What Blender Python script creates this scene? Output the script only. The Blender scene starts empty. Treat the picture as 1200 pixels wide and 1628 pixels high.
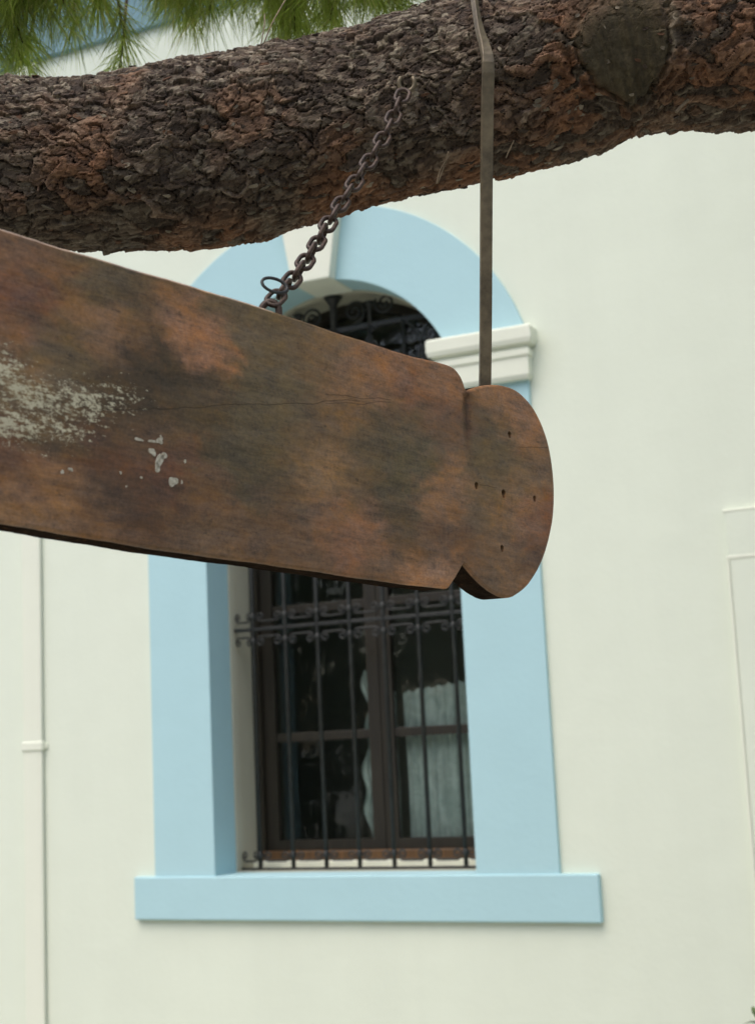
import bpy, bmesh, math, random
import numpy as np
from mathutils import Vector, Matrix
from mathutils.geometry import delaunay_2d_cdt

SC = bpy.context.scene
COL = SC.collection
rad = math.radians

# ------------------------------------------------------------------ camera
cam_d = bpy.data.cameras.new('camera')
cam = bpy.data.objects.new('camera', cam_d)
COL.objects.link(cam)
SC.camera = cam
right = Vector((0.90432339, 0.42435282, -0.04608569))
up = Vector((0.10781642, -0.12261893, 0.98658006))
fwd = Vector((-0.41300705, 0.89715622, 0.15663937))
cam.matrix_world = Matrix(((right.x, up.x, -fwd.x, 0.0),
                           (right.y, up.y, -fwd.y, -5.6),
                           (right.z, up.z, -fwd.z, 1.6),
                           (0, 0, 0, 1)))
cam_d.sensor_fit = 'VERTICAL'
cam_d.sensor_height = 24.0
cam_d.lens = 24.0 * 2352.0 / 1628.0
cam_d.clip_start = 0.05
cam_d.clip_end = 5000
cam_d.dof.use_dof = True
cam_d.dof.focus_distance = 1.95
cam_d.dof.aperture_fstop = 5.2

# ------------------------------------------------------------------ light
SUN_EL, SUN_AZ = 62.0, 195.0          # azimuth: where the sun stands, clockwise from +Y
world = bpy.data.worlds.new('World')
SC.world = world
world.use_nodes = True
wn = world.node_tree.nodes
sky = wn.new('ShaderNodeTexSky')
sky.sky_type = 'NISHITA'
sky.sun_disc = False
sky.sun_elevation = rad(SUN_EL)
sky.sun_rotation = rad(SUN_AZ)
sky.air_density = 1.0
sky.dust_density = 4.0
sky.ozone_density = 1.0
wn['Background'].inputs['Strength'].default_value = 0.15
world.node_tree.links.new(sky.outputs[0], wn['Background'].inputs['Color'])

sun_d = bpy.data.lights.new('sun', 'SUN')
sun_d.energy = 0.5
sun_d.angle = rad(75)
sun_d.color = (1.0, 0.98, 0.91)
sun = bpy.data.objects.new('sun', sun_d)
COL.objects.link(sun)
sd = Vector((math.sin(rad(SUN_AZ)) * math.cos(rad(SUN_EL)),
             math.cos(rad(SUN_AZ)) * math.cos(rad(SUN_EL)), math.sin(rad(SUN_EL))))
sun.rotation_euler = sd.to_track_quat('Z', 'Y').to_euler()

SC.view_settings.view_transform = 'Standard'
SC.view_settings.look = 'None'
SC.view_settings.gamma = 1.0
SC.view_settings.exposure = 0.77
SC.cycles.max_bounces = 5
SC.cycles.diffuse_bounces = 3
SC.cycles.glossy_bounces = 2
SC.cycles.transparent_max_bounces = 6

rng = np.random.default_rng(7)
random.seed(7)

# ------------------------------------------------------------------ helpers
def lin(r, g, b):
    f = lambda c: (c / 12.92 if c <= 0.04045 else ((c + 0.055) / 1.055) ** 2.4)
    return (f(r / 255.), f(g / 255.), f(b / 255.))

def new_mat(name):
    m = bpy.data.materials.new(name)
    m.use_nodes = True
    nt = m.node_tree
    return m, nt, nt.nodes['Principled BSDF']

def node(nt, typ, ins=None, **props):
    n = nt.nodes.new(typ)
    for k, v in props.items():
        setattr(n, k, v)
    for k, v in (ins or {}).items():
        s = n.inputs[k]
        if isinstance(v, bpy.types.NodeSocket):
            nt.links.new(v, s)
        else:
            s.default_value = v
    return n

def mth(nt, op, a, b=0.0, c=0.0, clamp=False):
    n = node(nt, 'ShaderNodeMath', {0: a, 1: b, 2: c}, operation=op, use_clamp=clamp)
    return n.outputs[0]

def ramp(nt, fac, stops, interp='LINEAR'):
    n = node(nt, 'ShaderNodeValToRGB', {'Fac': fac})
    n.color_ramp.interpolation = interp
    el = n.color_ramp.elements
    while len(el) < len(stops):
        el.new(0.5)
    for e, (p, c) in zip(el, stops):
        e.position = p
        e.color = (c[0], c[1], c[2], 1.0) if not isinstance(c, (int, float)) else (c, c, c, 1.0)
    return n.outputs[0]

def mixc(nt, fac, a, b, mode='MIX'):
    n = nt.nodes.new('ShaderNodeMix')
    n.data_type = 'RGBA'
    n.blend_type = mode
    for i, v in ((0, fac), (6, a), (7, b)):
        if isinstance(v, bpy.types.NodeSocket):
            nt.links.new(v, n.inputs[i])
        else:
            n.inputs[i].default_value = v if i == 0 else (v[0], v[1], v[2], 1.0)
    return n.outputs[2]

def noise(nt, vec, scale, detail=4.0, rough=0.55, dist=0.0):
    n = node(nt, 'ShaderNodeTexNoise', {'Vector': vec, 'Scale': scale, 'Detail': detail, 'Roughness': rough, 'Distortion': dist})
    return n.outputs[0]

def objco(nt, scale=None, loc=None):
    tc = node(nt, 'ShaderNodeTexCoord')
    o = tc.outputs['Object']
    if scale or loc:
        mp = node(nt, 'ShaderNodeMapping', {'Vector': o, 'Scale': scale or (1, 1, 1), 'Location': loc or (0, 0, 0)})
        o = mp.outputs[0]
    return o

def bump(nt, bsdf, h, dist, strength=1.0):
    n = node(nt, 'ShaderNodeBump', {'Height': h, 'Distance': dist, 'Strength': strength})
    nt.links.new(n.outputs[0], bsdf.inputs['Normal'])

def mesh_obj(name, verts, faces, mat, parent=None, smooth=False, label=None, cat=None, group=None, kind=None):
    me = bpy.data.meshes.new(name)
    me.from_pydata([tuple(map(float, v)) for v in verts], [], faces)
    me.update()
    if smooth:
        me.polygons.foreach_set('use_smooth', [True] * len(me.polygons))
    return link(name, me, mat, parent, label, cat, group, kind)

def link(name, me, mat, parent=None, label=None, cat=None, group=None, kind=None):
    if mat is not None and len(me.materials) == 0:
        me.materials.append(mat)
    o = bpy.data.objects.new(name, me)
    COL.objects.link(o)
    o.parent = parent
    tag(o, label, cat, group, kind)
    return o

def tag(o, label=None, cat=None, group=None, kind=None):
    for k, v in (('label', label), ('category', cat), ('group', group), ('kind', kind)):
        if v:
            o[k] = v
    return o

def empty(name, label=None, cat=None, parent=None, loc=(0, 0, 0), group=None):
    o = bpy.data.objects.new(name, None)
    COL.objects.link(o)
    o.empty_display_size = 0.1
    o.location = loc
    o.parent = parent
    return tag(o, label, cat, group)

def finish(o, bevel=0.0, seg=2, smooth_angle=None):
    """bevel edges through bmesh and recalc normals"""
    bm = bmesh.new()
    bm.from_mesh(o.data)
    bmesh.ops.recalc_face_normals(bm, faces=bm.faces)
    if bevel > 0:
        ed = [e for e in bm.edges if len(e.link_faces) == 2 and e.calc_face_angle(0) > rad(28)]
        bmesh.ops.bevel(bm, geom=ed, offset=bevel, segments=seg, profile=0.5, affect='EDGES', clamp_overlap=True)
    bm.to_mesh(o.data)
    bm.free()
    return o

def box(name, x0, x1, y0, y1, z0, z1, mat, parent=None, bevel=0.0, **kw):
    v = [(x, y, z) for x in (x0, x1) for y in (y0, y1) for z in (z0, z1)]
    f = [(0, 1, 3, 2), (4, 6, 7, 5), (0, 4, 5, 1), (2, 3, 7, 6), (0, 2, 6, 4), (1, 5, 7, 3)]
    return finish(mesh_obj(name, v, f, mat, parent, **kw), bevel)

def prism(name, loop, y0, y1, mat, parent=None, bevel=0.0, **kw):
    """loop of (x,z) extruded along y"""
    n = len(loop)
    v = [(p[0], y0, p[1]) for p in loop] + [(p[0], y1, p[1]) for p in loop]
    f = [tuple(range(n)), tuple(range(2 * n - 1, n - 1, -1))]
    f += [(i, (i + 1) % n, n + (i + 1) % n, n + i) for i in range(n)]
    return finish(mesh_obj(name, v, f, mat, parent, **kw), bevel)

def ring_prism(name, inner, outer, y0, y1, mat, parent=None, **kw):
    n = len(inner)
    v = []
    for loop in (inner, outer):
        for y in (y0, y1):
            v += [(p[0], y, p[1]) for p in loop]
    f = []
    for i in range(n):
        j = (i + 1) % n
        a, b, c, d = i, n + i, 2 * n + i, 3 * n + i
        a2, b2, c2, d2 = j, n + j, 2 * n + j, 3 * n + j
        f += [(a, a2, b2, b), (c, d, d2, c2), (a, c, c2, a2), (b, b2, d2, d)]
    return finish(mesh_obj(name, v, f, mat, parent, **kw))

def frames(pts):
    pts = [Vector(p) for p in pts]
    T = []
    for i in range(len(pts)):
        a = pts[max(i - 1, 0)]
        b = pts[min(i + 1, len(pts) - 1)]
        T.append((b - a).normalized())
    ref = Vector((0, 0, 1)) if abs(T[0].z) < 0.9 else Vector((1, 0, 0))
    nrm = (ref - T[0] * ref.dot(T[0])).normalized()
    out = []
    for t in T:
        nrm = (nrm - t * nrm.dot(t)).normalized()
        out.append((t, nrm, t.cross(nrm)))
    return pts, out

def tube_data(pts, radii, seg=8, closed=False, base=0):
    P, F = frames(pts)
    if isinstance(radii, (int, float)):
        radii = [radii] * len(P)
    v, f = [], []
    for p, (t, a, b), r in zip(P, F, radii):
        for k in range(seg):
            an = 2 * math.pi * k / seg
            v.append(p + (a * math.cos(an) + b * math.sin(an)) * r)
    n = len(P)
    for i in range(n if closed else n - 1):
        j = (i + 1) % n
        for k in range(seg):
            k2 = (k + 1) % seg
            f.append((base + i * seg + k, base + i * seg + k2, base + j * seg + k2, base + j * seg + k))
    if not closed:
        f.append(tuple(base + k for k in reversed(range(seg))))
        f.append(tuple(base + (n - 1) * seg + k for k in range(seg)))
    return v, f

def tube(name, pts, radii, mat, parent=None, seg=8, closed=False, smooth=True, **kw):
    v, f = tube_data(pts, radii, seg, closed)
    return finish(mesh_obj(name, v, f, mat, parent, smooth=smooth, **kw))

def catmull(pts, n=8, closed=False):
    P = [np.array(p, float) for p in pts]
    out = []
    m = len(P)
    rng_i = range(m if closed else m - 1)
    for i in rng_i:
        if closed:
            p0, p1, p2, p3 = P[(i - 1) % m], P[i], P[(i + 1) % m], P[(i + 2) % m]
        else:
            p0, p1, p2, p3 = P[max(i - 1, 0)], P[i], P[i + 1], P[min(i + 2, m - 1)]
        for k in range(n):
            t = k / n
            out.append(0.5 * ((2 * p1) + (-p0 + p2) * t + (2 * p0 - 5 * p1 + 4 * p2 - p3) * t * t + (-p0 + 3 * p1 - 3 * p2 + p3) * t ** 3))
    if not closed:
        out.append(P[-1])
    return out

# ------------------------------------------------------------------ materials
def plaster(name, c, mottle=0.04, bump_d=0.0012):
    m, nt, bs = new_mat(name)
    co = objco(nt)
    n1 = noise(nt, co, 1.1, 5, 0.6)
    n2 = noise(nt, co, 45, 4, 0.6)
    n3 = noise(nt, co, 6.0, 3, 0.5)
    n4 = noise(nt, objco(nt, (4.0, 4.0, 0.22)), 1.0, 5, 0.65)
    k = mth(nt, 'MULTIPLY_ADD', mth(nt, 'ADD', mth(nt, 'ADD', n1, n4), mth(nt, 'MULTIPLY', n3, 0.5)), mottle * 2, 1 - mottle * 2.5)
    hsv = node(nt, 'ShaderNodeHueSaturation', {'Value': k, 'Color': (*c, 1)})
    nt.links.new(hsv.outputs[0], bs.inputs['Base Color'])
    bs.inputs['Roughness'].default_value = 0.75
    bs.inputs['Specular IOR Level'].default_value = 0.25
    h = mth(nt, 'ADD', mth(nt, 'MULTIPLY', n2, 0.35), mth(nt, 'MULTIPLY_ADD', n1, 4.0, n3))
    bump(nt, bs, h, bump_d * 3, 0.6)
    return m

M_WALL = plaster('cream_plaster', (0.73, 0.79, 0.67))
M_CREAM = plaster('cream_trim', (0.76, 0.795, 0.675), 0.03)
M_BLUE = plaster('blue_trim', (0.43, 0.65, 0.695), 0.03)
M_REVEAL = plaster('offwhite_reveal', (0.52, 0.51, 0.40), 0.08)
M_CORNICE = plaster('grey_blue_cornice', (0.20, 0.33, 0.38), 0.04)  # blue greyed down, the shade under the eaves is in the colour

def wood_dark(name, c1, c2, rough=0.5):
    m, nt, bs = new_mat(name)
    co = objco(nt, (60, 60, 4))
    n1 = noise(nt, co, 1.0, 5, 0.6, 0.3)
    nt.links.new(ramp(nt, n1, [(0.3, c1), (0.7, c2)]), bs.inputs['Base Color'])
    bs.inputs['Roughness'].default_value = rough
    bump(nt, bs, n1, 0.001, 0.4)
    return m

M_WOOD = wood_dark('brown_window_wood', lin(30, 27, 19), lin(46, 41, 30))
M_RAIL = wood_dark('orange_window_wood', lin(74, 54, 32), lin(112, 80, 46))
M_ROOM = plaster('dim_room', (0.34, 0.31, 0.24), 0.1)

def iron(name, c1, c2, rough=0.55, metal=0.5, scale=120):
    m, nt, bs = new_mat(name)
    co = objco(nt)
    n1 = noise(nt, co, scale, 5, 0.65)
    n2 = noise(nt, co, scale * 0.2, 4, 0.6)
    f = mth(nt, 'ADD', mth(nt, 'MULTIPLY', n1, 0.5), mth(nt, 'MULTIPLY', n2, 0.5))
    nt.links.new(ramp(nt, f, [(0.36, c1), (0.62, c2)]), bs.inputs['Base Color'])
    bs.inputs['Metallic'].default_value = metal
    bs.inputs['Roughness'].default_value = rough
    bump(nt, bs, n1, 0.0006, 0.7)
    return m

M_GRILLE = iron('painted_black_iron', lin(26, 28, 27), lin(50, 52, 50), 0.5, 0.1, 60)
M_CHAIN = iron('rusty_chain_iron', lin(34, 28, 23), lin(84, 66, 53), 0.5, 0.3, 300)
M_BAR = iron('weathered_steel_bar', lin(84, 75, 59), lin(120, 108, 85), 0.5, 0.35, 90)

m, nt, bs = new_mat('window_glass')
nt.nodes.remove(bs)
gl = node(nt, 'ShaderNodeBsdfGlossy', {'Roughness': 0.02, 'Color': (1, 1, 1, 1)})
gco = objco(nt)
gb = node(nt, 'ShaderNodeBump', {'Height': noise(nt, gco, 9, 2, 0.5), 'Distance': 0.006, 'Strength': 0.12})
nt.links.new(gb.outputs[0], gl.inputs['Normal'])
tr = node(nt, 'ShaderNodeBsdfTransparent', {'Color': (0.86, 0.9, 0.88, 1)})
fr = node(nt, 'ShaderNodeFresnel', {'IOR': 1.33})
mx = node(nt, 'ShaderNodeMixShader', {0: fr.outputs[0], 1: tr.outputs[0], 2: gl.outputs[0]})
nt.links.new(mx.outputs[0], nt.nodes['Material Output'].inputs[0])
M_GLASS = m

m, nt, bs = new_mat('pale_reflection_cloth')  # for the cloths that stand in for bright pane reflections
co = objco(nt)
n1 = noise(nt, co, 14, 4, 0.6, 0.8)
nt.links.new(ramp(nt, n1, [(0.3, (0.48, 0.53, 0.50)), (0.65, (0.80, 0.84, 0.80))]), bs.inputs['Base Color'])
bs.inputs['Roughness'].default_value = 0.9
M_CLOTH = m

# ------------------------------------------------------------------ ground
m, nt, bs = new_mat('yard_concrete')
co = objco(nt)
n1 = noise(nt, co, 0.7, 6, 0.6)
nt.links.new(ramp(nt, n1, [(0.3, (0.27, 0.27, 0.22)), (0.7, (0.40, 0.39, 0.32))]), bs.inputs['Base Color'])
bs.inputs['Roughness'].default_value = 0.9
bump(nt, bs, noise(nt, co, 30, 4), 0.004)
g = 1500.0
mesh_obj('ground', [(-g, -g, 0), (g, -g, 0), (g, g, 0), (-g, g, 0)], [(0, 1, 2, 3)], m, kind='structure',
         label='pale concrete yard in front of the cream building')

# ------------------------------------------------------------------ building
CX = -2.8145                 # window axis
HW = 0.5995                  # half width of the opening
ZS = 1.085                  # top of the sill
ZI = 3.261                  # top of the imposts
CZ = 2.975                  # arch centre height
RI, RO = 0.650, 0.985

bld = empty('cream_building', 'cream plastered building with a blue framed arched window', 'building', loc=(0, 0, 0))

def opening(off=0.0, n=28):
    """(x,z) loop of the arched opening, grown by off; same count for every off"""
    L = [(CX - HW - off, ZS - off), (CX + HW + off, ZS - off)]
    r = RI + off
    a0 = math.asin((ZI - CZ) / r)
    L.append((CX + HW + off, ZI))
    for i in range(n + 1):
        a = a0 + (math.pi - 2 * a0) * i / n
        L.append((CX + r * math.cos(a), CZ + r * math.sin(a)))
    L.append((CX - HW - off, ZI))
    return L

def wall_with_hole(name, x0, x1, z0, z1, hole, y0, y1, mat, parent):
    out = [(x0, z0), (x1, z0), (x1, z1), (x0, z1)]
    vs = [Vector(p) for p in out + hole]
    no, nh = 4, len(hole)
    ed = [(i, (i + 1) % no) for i in range(no)] + [(no + i, no + (i + 1) % nh) for i in range(nh)]
    res = delaunay_2d_cdt(vs, ed, [], 1, 1e-6)
    V, Fc = res[0], res[2]
    def inside(p):
        c = False
        j = nh - 1
        for i in range(nh):
            a, b = hole[i], hole[j]
            if (a[1] > p[1]) != (b[1] > p[1]) and p[0] < (b[0] - a[0]) * (p[1] - a[1]) / (b[1] - a[1]) + a[0]:
                c = not c
            j = i
        return c
    fs = []
    for f in Fc:
        ctr = sum((V[i] for i in f), Vector((0, 0))) / len(f)
        if not inside(ctr):
            fs.append(tuple(f))
    n = len(V)
    verts = [(p.x, y0, p.y) for p in V] + [(p.x, y1, p.y) for p in V]
    faces = fs + [tuple(n + i for i in reversed(f)) for f in fs]
    # the reveal of the hole and the outer ends
    for loop in (range(no), range(no, no + nh)):
        loop = list(loop)
        for i in range(len(loop)):
            a, b = loop[i], loop[(i + 1) % len(loop)]
            faces.append((a, b, n + b, n + a))
    return finish(mesh_obj(name, verts, faces, mat, parent))

wall = wall_with_hole('wall', -11.0, 6.0, 0.0, 6.2, opening(0.02), 0.0, 0.36, M_WALL, bld)

# blue window surround
sur = empty('window_surround', parent=bld)
tag(sur, 'pale blue painted band with sill and cream keystone')
for sx0, sx1 in ((-3.719, CX - HW), (CX + HW, -1.8705)):
    box('jamb', sx0, sx1, -0.018, 0.165, ZS - 0.02, 3.06, M_BLUE, sur, 0.003)
KH = rad(8.2)
for side in (0, 1):
    n = 26
    li, lo = [], []
    for i in range(n + 1):
        t = i / n
        ai = math.asin((ZI - CZ) / RI)
        ao = math.asin((ZI - CZ) / RO)
        a = ai + (math.pi / 2 - KH - ai) * t
        b = ao + (math.pi / 2 - KH - ao) * t
        sgn = 1 if side else -1
        li.append((CX + sgn * RI * math.cos(a), CZ + RI * math.sin(a)))
        lo.append((CX + sgn * RO * math.cos(b), CZ + RO * math.sin(b)))
    v, f = [], []
    for y in (-0.018, 0.165):
        v += [(p[0], y, p[1]) for p in li] + [(p[0], y, p[1]) for p in lo]
    k = n + 1
    for i in range(n):
        f += [(i, i + 1, k + i + 1, k + i), (2 * k + i, 3 * k + i, 3 * k + i + 1, 2 * k + i + 1),
              (i, 2 * k + i, 2 * k + i + 1, i + 1), (k + i, k + i + 1, 3 * k + i + 1, 3 * k + i)]
    f += [(0, k, 3 * k, 2 * k), (n, 2 * k + n, 3 * k + n, k + n)]
    finish(mesh_obj('arch_segment', v, f, M_BLUE, sur), 0.003)
# keystone
prism('keystone', [(CX - 0.092, CZ + RI - 0.012), (CX + 0.092, CZ + RI - 0.012), (CX + 0.145, CZ + RO - 0.02), (CX - 0.145, CZ + RO - 0.02)],
      -0.075, 0.165, M_CREAM, sur, 0.006)
box('keystone_cap', CX - 0.16, CX + 0.16, -0.1, 0.10, CZ + RO - 0.018, CZ + RO + 0.03, M_CREAM, sur, 0.006)
# imposts: moulded blocks, one profile swept round the projecting block
def impost(x0, x1):
    prof = [(0.0, 3.043), (0.008, 3.060), (0.008, 3.130), (0.016, 3.140), (0.016, 3.165), (0.004, 3.172), (0.004, 3.178), (0.028, 3.186), (0.034, 3.205), (0.034, 3.252), (0.026, ZI)]
    v, f = [], []
    for p, z in prof:
        v += [(x0 - p, 0.16, z), (x0 - p, -0.046 - p, z), (x1 + p, -0.046 - p, z), (x1 + p, 0.16, z)]
    for i in range(len(prof) - 1):
        for k in range(4):
            k2 = (k + 1) % 4
            f.append((4 * i + k, 4 * i + k2, 4 * i + 4 + k2, 4 * i + 4 + k))
    f += [(0, 1, 2, 3), tuple(4 * (len(prof) - 1) + k for k in (3, 2, 1, 0))]
    finish(mesh_obj('impost', v, f, M_CREAM, sur), 0.0015)
impost(-2.254, -1.862)
impost(-3.752, -3.362)
# sill
box('sill', -3.823, -1.714, -0.028, 0.165, 0.902, ZS, M_BLUE, sur, 0.006)
# inner cream reveal
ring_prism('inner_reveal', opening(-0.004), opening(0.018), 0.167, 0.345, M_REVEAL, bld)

# window joinery
win = empty('window', parent=bld)
tag(win, 'brown wooden casement window behind the iron grille')
ring_prism('frame', opening(-0.045), opening(-0.006), 0.346, 0.43, M_WOOD, win)
XM = CX + 0.035
ZT = 3.02
box('transom', CX - HW + 0.046, CX + HW - 0.046, 0.352, 0.425, ZT - 0.04, ZT + 0.04, M_WOOD, win, 0.004)
zb = ZS + 0.045
for x0, x1 in ((CX - HW + 0.046, XM - 0.002), (XM + 0.002, CX + HW - 0.046)):
    st = 0.058
    outer = [(x0, zb), (x1, zb), (x1, ZT - 0.041), (x0, ZT - 0.041)]
    inner = [(x0 + st, zb + 0.075), (x1 - st, zb + 0.075), (x1 - st, ZT - 0.10), (x0 + st, ZT - 0.10)]
    cas = ring_prism('casement', inner, outer, 0.372, 0.415, M_WOOD, win)
    xi0, xi1 = x0 + st, x1 - st
    zs = [zb + 0.075, 1.66, 2.24, ZT - 0.10]
    for z in zs[1:-1]:
        box('muntin', xi0, xi1, 0.378, 0.411, z - 0.02, z + 0.02, M_WOOD, win, 0.003)
    for i in range(1):
        for j in range(3):
            box('pane', xi0 + 0.004, xi1 - 0.004, 0.392, 0.396, zs[j] + 0.004, zs[j + 1] - 0.004, M_GLASS, win)
box('bottom_rail', CX - HW + 0.005, CX + HW - 0.005, 0.338, 0.371, ZS + 0.034, ZS + 0.075, M_RAIL, win, 0.005)
box('inner_sill', CX - HW + 0.005, CX + HW - 0.005, 0.300, 0.343, ZS - 0.002, ZS + 0.033, M_CREAM, win, 0.004)
fan = [p for p in opening(-0.045) if p[1] > ZT + 0.03]
fan = [(fan[-1][0], ZT + 0.041)] + [(fan[0][0], ZT + 0.041)] + fan
prism('pane', fan, 0.392, 0.396, M_GLASS, win)
# the dim room behind
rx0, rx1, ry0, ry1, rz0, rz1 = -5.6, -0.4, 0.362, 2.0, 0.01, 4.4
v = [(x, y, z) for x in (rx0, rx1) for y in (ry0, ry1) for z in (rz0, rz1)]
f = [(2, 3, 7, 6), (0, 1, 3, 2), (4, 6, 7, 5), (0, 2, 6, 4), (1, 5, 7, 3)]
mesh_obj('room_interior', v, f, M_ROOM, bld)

# iron grille
gri = empty('window_grille', parent=bld)
tag(gri, 'black wrought iron bars with small scrolls')
GY = 0.195
bars = [-3.310, -3.146, -2.985, -2.826, -2.664, -2.501, -2.341]
v, f = [], []
bar_me = None
ZB0, ZMID, ZTOP = 1.106, 2.146, 3.455
for x in bars:
    if bar_me is None:
        pts = [(0, 0, ZB0 - 0.004), (0, 0, ZTOP)]
        vv, ff = tube_data(pts, 0.0102, 8)
        # knuckles above and below the cross bars
        for zc in (ZMID - 0.055, ZMID + 0.055, ZB0 + 0.05):
            k = [(0, 0, zc - 0.018), (0, 0, zc - 0.01), (0, 0, zc), (0, 0, zc + 0.01), (0, 0, zc + 0.018)]
            a, b2 = tube_data(k, [0.008, 0.013, 0.015, 0.013, 0.008], 8, base=len(vv))
            vv += a
            ff += b2
        o = mesh_obj('bar', vv, ff, M_GRILLE, gri, smooth=True)
        bar_me = o.data
    else:
        o = link('bar', bar_me, M_GRILLE, gri)
    o.location = (x, GY, 0)
for zc, hh in ((ZB0 - 0.012, 0.0065), (ZMID, 0.008), (ZTOP, 0.012)):
    box('cross_bar', CX - HW + 0.01, CX + HW - 0.01, GY - 0.006, GY + 0.012, zc - hh, zc + hh, M_GRILLE, gri, 0.002)

def c_scroll(w, h, turns=1.35, n=30):
    """a C shaped scroll lying in x-z, both ends rolled in"""
    pts = []
    for side in (-1, 1):
        seq = []
        for i in range(n + 1):
            t = i / n
            a = t * turns * 2 * math.pi
            r = h * (1 - 0.78 * t)
            seq.append((side * (w - h * 0.9) + side * r * math.sin(a), 0, -h + (h - r * math.cos(a))))
        pts.append(seq)
    return list(reversed(pts[0])) + pts[1]
sc_pts = c_scroll(0.062, 0.022)
vv, ff = tube_data(sc_pts, 0.0045, 6)
sc_me = bpy.data.meshes.new('scroll')
sc_me.from_pydata([tuple(p) for p in vv], [], ff)
sc_me.polygons.foreach_set('use_smooth', [True] * len(sc_me.polygons))
xs_all = [CX - HW + 0.004] + bars + [CX + HW - 0.004]
for i in range(len(xs_all) - 1):
    xm = (xs_all[i] + xs_all[i + 1]) / 2
    wsc = (xs_all[i + 1] - xs_all[i]) / 0.163
    for zc, flip in ((ZMID + 0.056, 1), (ZMID - 0.056, -1), (ZB0 + 0.045, 1)):
        o = link('scroll', sc_me, M_GRILLE, gri)
        o.location = (xm, GY, zc)
        o.scale = (wsc, 1, flip * (1.0 + 0.08 * random.uniform(-1, 1)))
# arch part of the grille: flared post, spirals and bows
tube('post', [(-2.84, GY, ZTOP), (-2.84, GY, 3.57), (-2.84, GY, 3.59), (-2.84, GY, 3.612)], [0.017, 0.017, 0.028, 0.045], M_GRILLE, gri, 10)
for x in (-3.02, -2.66):
    tube('post', [(x, GY, ZTOP), (x, GY, 3.53), (x, GY, 3.545), (x, GY, 3.562)], [0.010, 0.010, 0.016, 0.026], M_GRILLE, gri, 10)
def spiral(cx, cz, r0, turns, start, hand=1, tail=None):
    pts = []
    for i in range(44):
        t = i / 43
        a = start + hand * t * turns * 2 * math.pi
        r = r0 * (1 - 0.85 * t)
        pts.append((cx + r * math.cos(a), GY, cz + r * math.sin(a)))
    if tail:
        pts = tail + pts
    tube('scroll', pts, 0.0065, M_GRILLE, gri, 6)
spiral(-2.735, 3.53, 0.055, 1.9, rad(-90), 1)
spiral(-2.585, 3.545, 0.050, 1.7, rad(150), 1)
spiral(-2.945, 3.53, 0.055, 1.9, rad(-90), -1)
spiral(-3.095, 3.525, 0.045, 1.7, rad(30), -1)
for x0, sg in ((-2.50, 1), (-2.62, -1), (-2.34, -1), (-3.11, 1), (-2.98, -1), (-3.25, 1)):
    pts = [(x0 + sg * 0.09 * math.sin(a), GY, ZTOP - 0.20 + 0.185 * math.cos(a)) for a in np.linspace(0, math.pi * 0.52, 16)]
    tube('bow', pts, 0.0065, M_GRILLE, gri, 6)
    spiral(x0 + sg * 0.03, ZTOP - 0.09, 0.032, 1.4, rad(90), -sg)

# down pipe
pipe = empty('down_pipe', parent=bld)
tag(pipe, 'cream painted rainwater pipe at the left of the window')
PX = -4.372
def pipe_sec(hw, dp, r, z):
    out = []
    for cx_, cy_, a0 in ((hw - r, -dp + r, -90), (hw - r, -0.004 - r, 0), (-hw + r, -0.004 - r, 90), (-hw + r, -dp + r, 180)):
        for k in range(6):
            a = rad(a0 + 90 * k / 5)
            out.append((PX + cx_ + r * math.cos(a), cy_ + r * math.sin(a), z))
    return out
def pipe_piece(name, zs, grow):
    v, f = [], []
    for z, g_ in zip(zs, grow):
        v += pipe_sec(0.054 + g_, 0.022 + g_, 0.010, z)
    n = 24
    for i in range(len(zs) - 1):
        f += [(i * n + k, i * n + (k + 1) % n, (i + 1) * n + (k + 1) % n, (i + 1) * n + k) for k in range(n)]
    f += [tuple(range(n)), tuple((len(zs) - 1) * n + k for k in reversed(range(n)))]
    finish(mesh_obj(name, v, f, M_CREAM, pipe))
pipe_piece('pipe', [0.05, 1.68, 3.4, 5.02], [0, 0, 0, 0])
for z in (1.675, 3.45):
    pipe_piece('collar', [z - 0.022, z - 0.016, z + 0.016, z + 0.022], [0.002, 0.007, 0.007, 0.002])
    box('bracket', PX - 0.075, PX + 0.075, -0.008, 0.001, z - 0.012, z + 0.012, M_CREAM, pipe, 0.002)

# shallow pilaster at the right
pil = empty('pilaster', parent=bld)
tag(pil, 'shallow cream pilaster beside the wall edge')
box('shaft', -1.122, -0.70, -0.020, 0.05, 0.0, 2.238, M_WALL, pil, 0.003)
box('capital', -1.128, -0.694, -0.020, 0.05, 2.246, 2.418, M_WALL, pil, 0.003)
box('bead', -1.134, -0.688, -0.0225, 0.05, 2.234, 2.250, M_CREAM, pil, 0.004)
box('bead', -1.134, -0.688, -0.0215, 0.05, 2.414, 2.426, M_CREAM, pil, 0.004)

box('edge_highlight_strip', -1.1335, -1.1225, -0.0235, 0.05, 0.0, 2.2335, M_CREAM, pil, 0.003)  # lighter strip added to draw the highlight line down the edge

# cornice under the eaves
cor = empty('cornice', parent=bld)
prof = [(0.0, 5.03), (-0.03, 5.035), (-0.03, 5.30), (-0.06, 5.32), (-0.09, 5.34), (-0.09, 5.42), (-0.16, 5.46), (-0.22, 5.52), (-0.24, 5.60), (-0.24, 5.66), (0.0, 5.66)]
n = len(prof)
v = [(-11.0, y, z) for y, z in prof] + [(6.0, y, z) for y, z in prof]
f = [(i, i + 1, n + i + 1, n + i) for i in range(n - 1)] + [tuple(range(n)), tuple(reversed(range(n, 2 * n)))]
finish(mesh_obj('moulding', v, f, M_CORNICE, cor))
box('roof', -11.3, 6.3, -0.55, 4.0, 6.2, 6.32, M_ROOM, bld)

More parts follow.
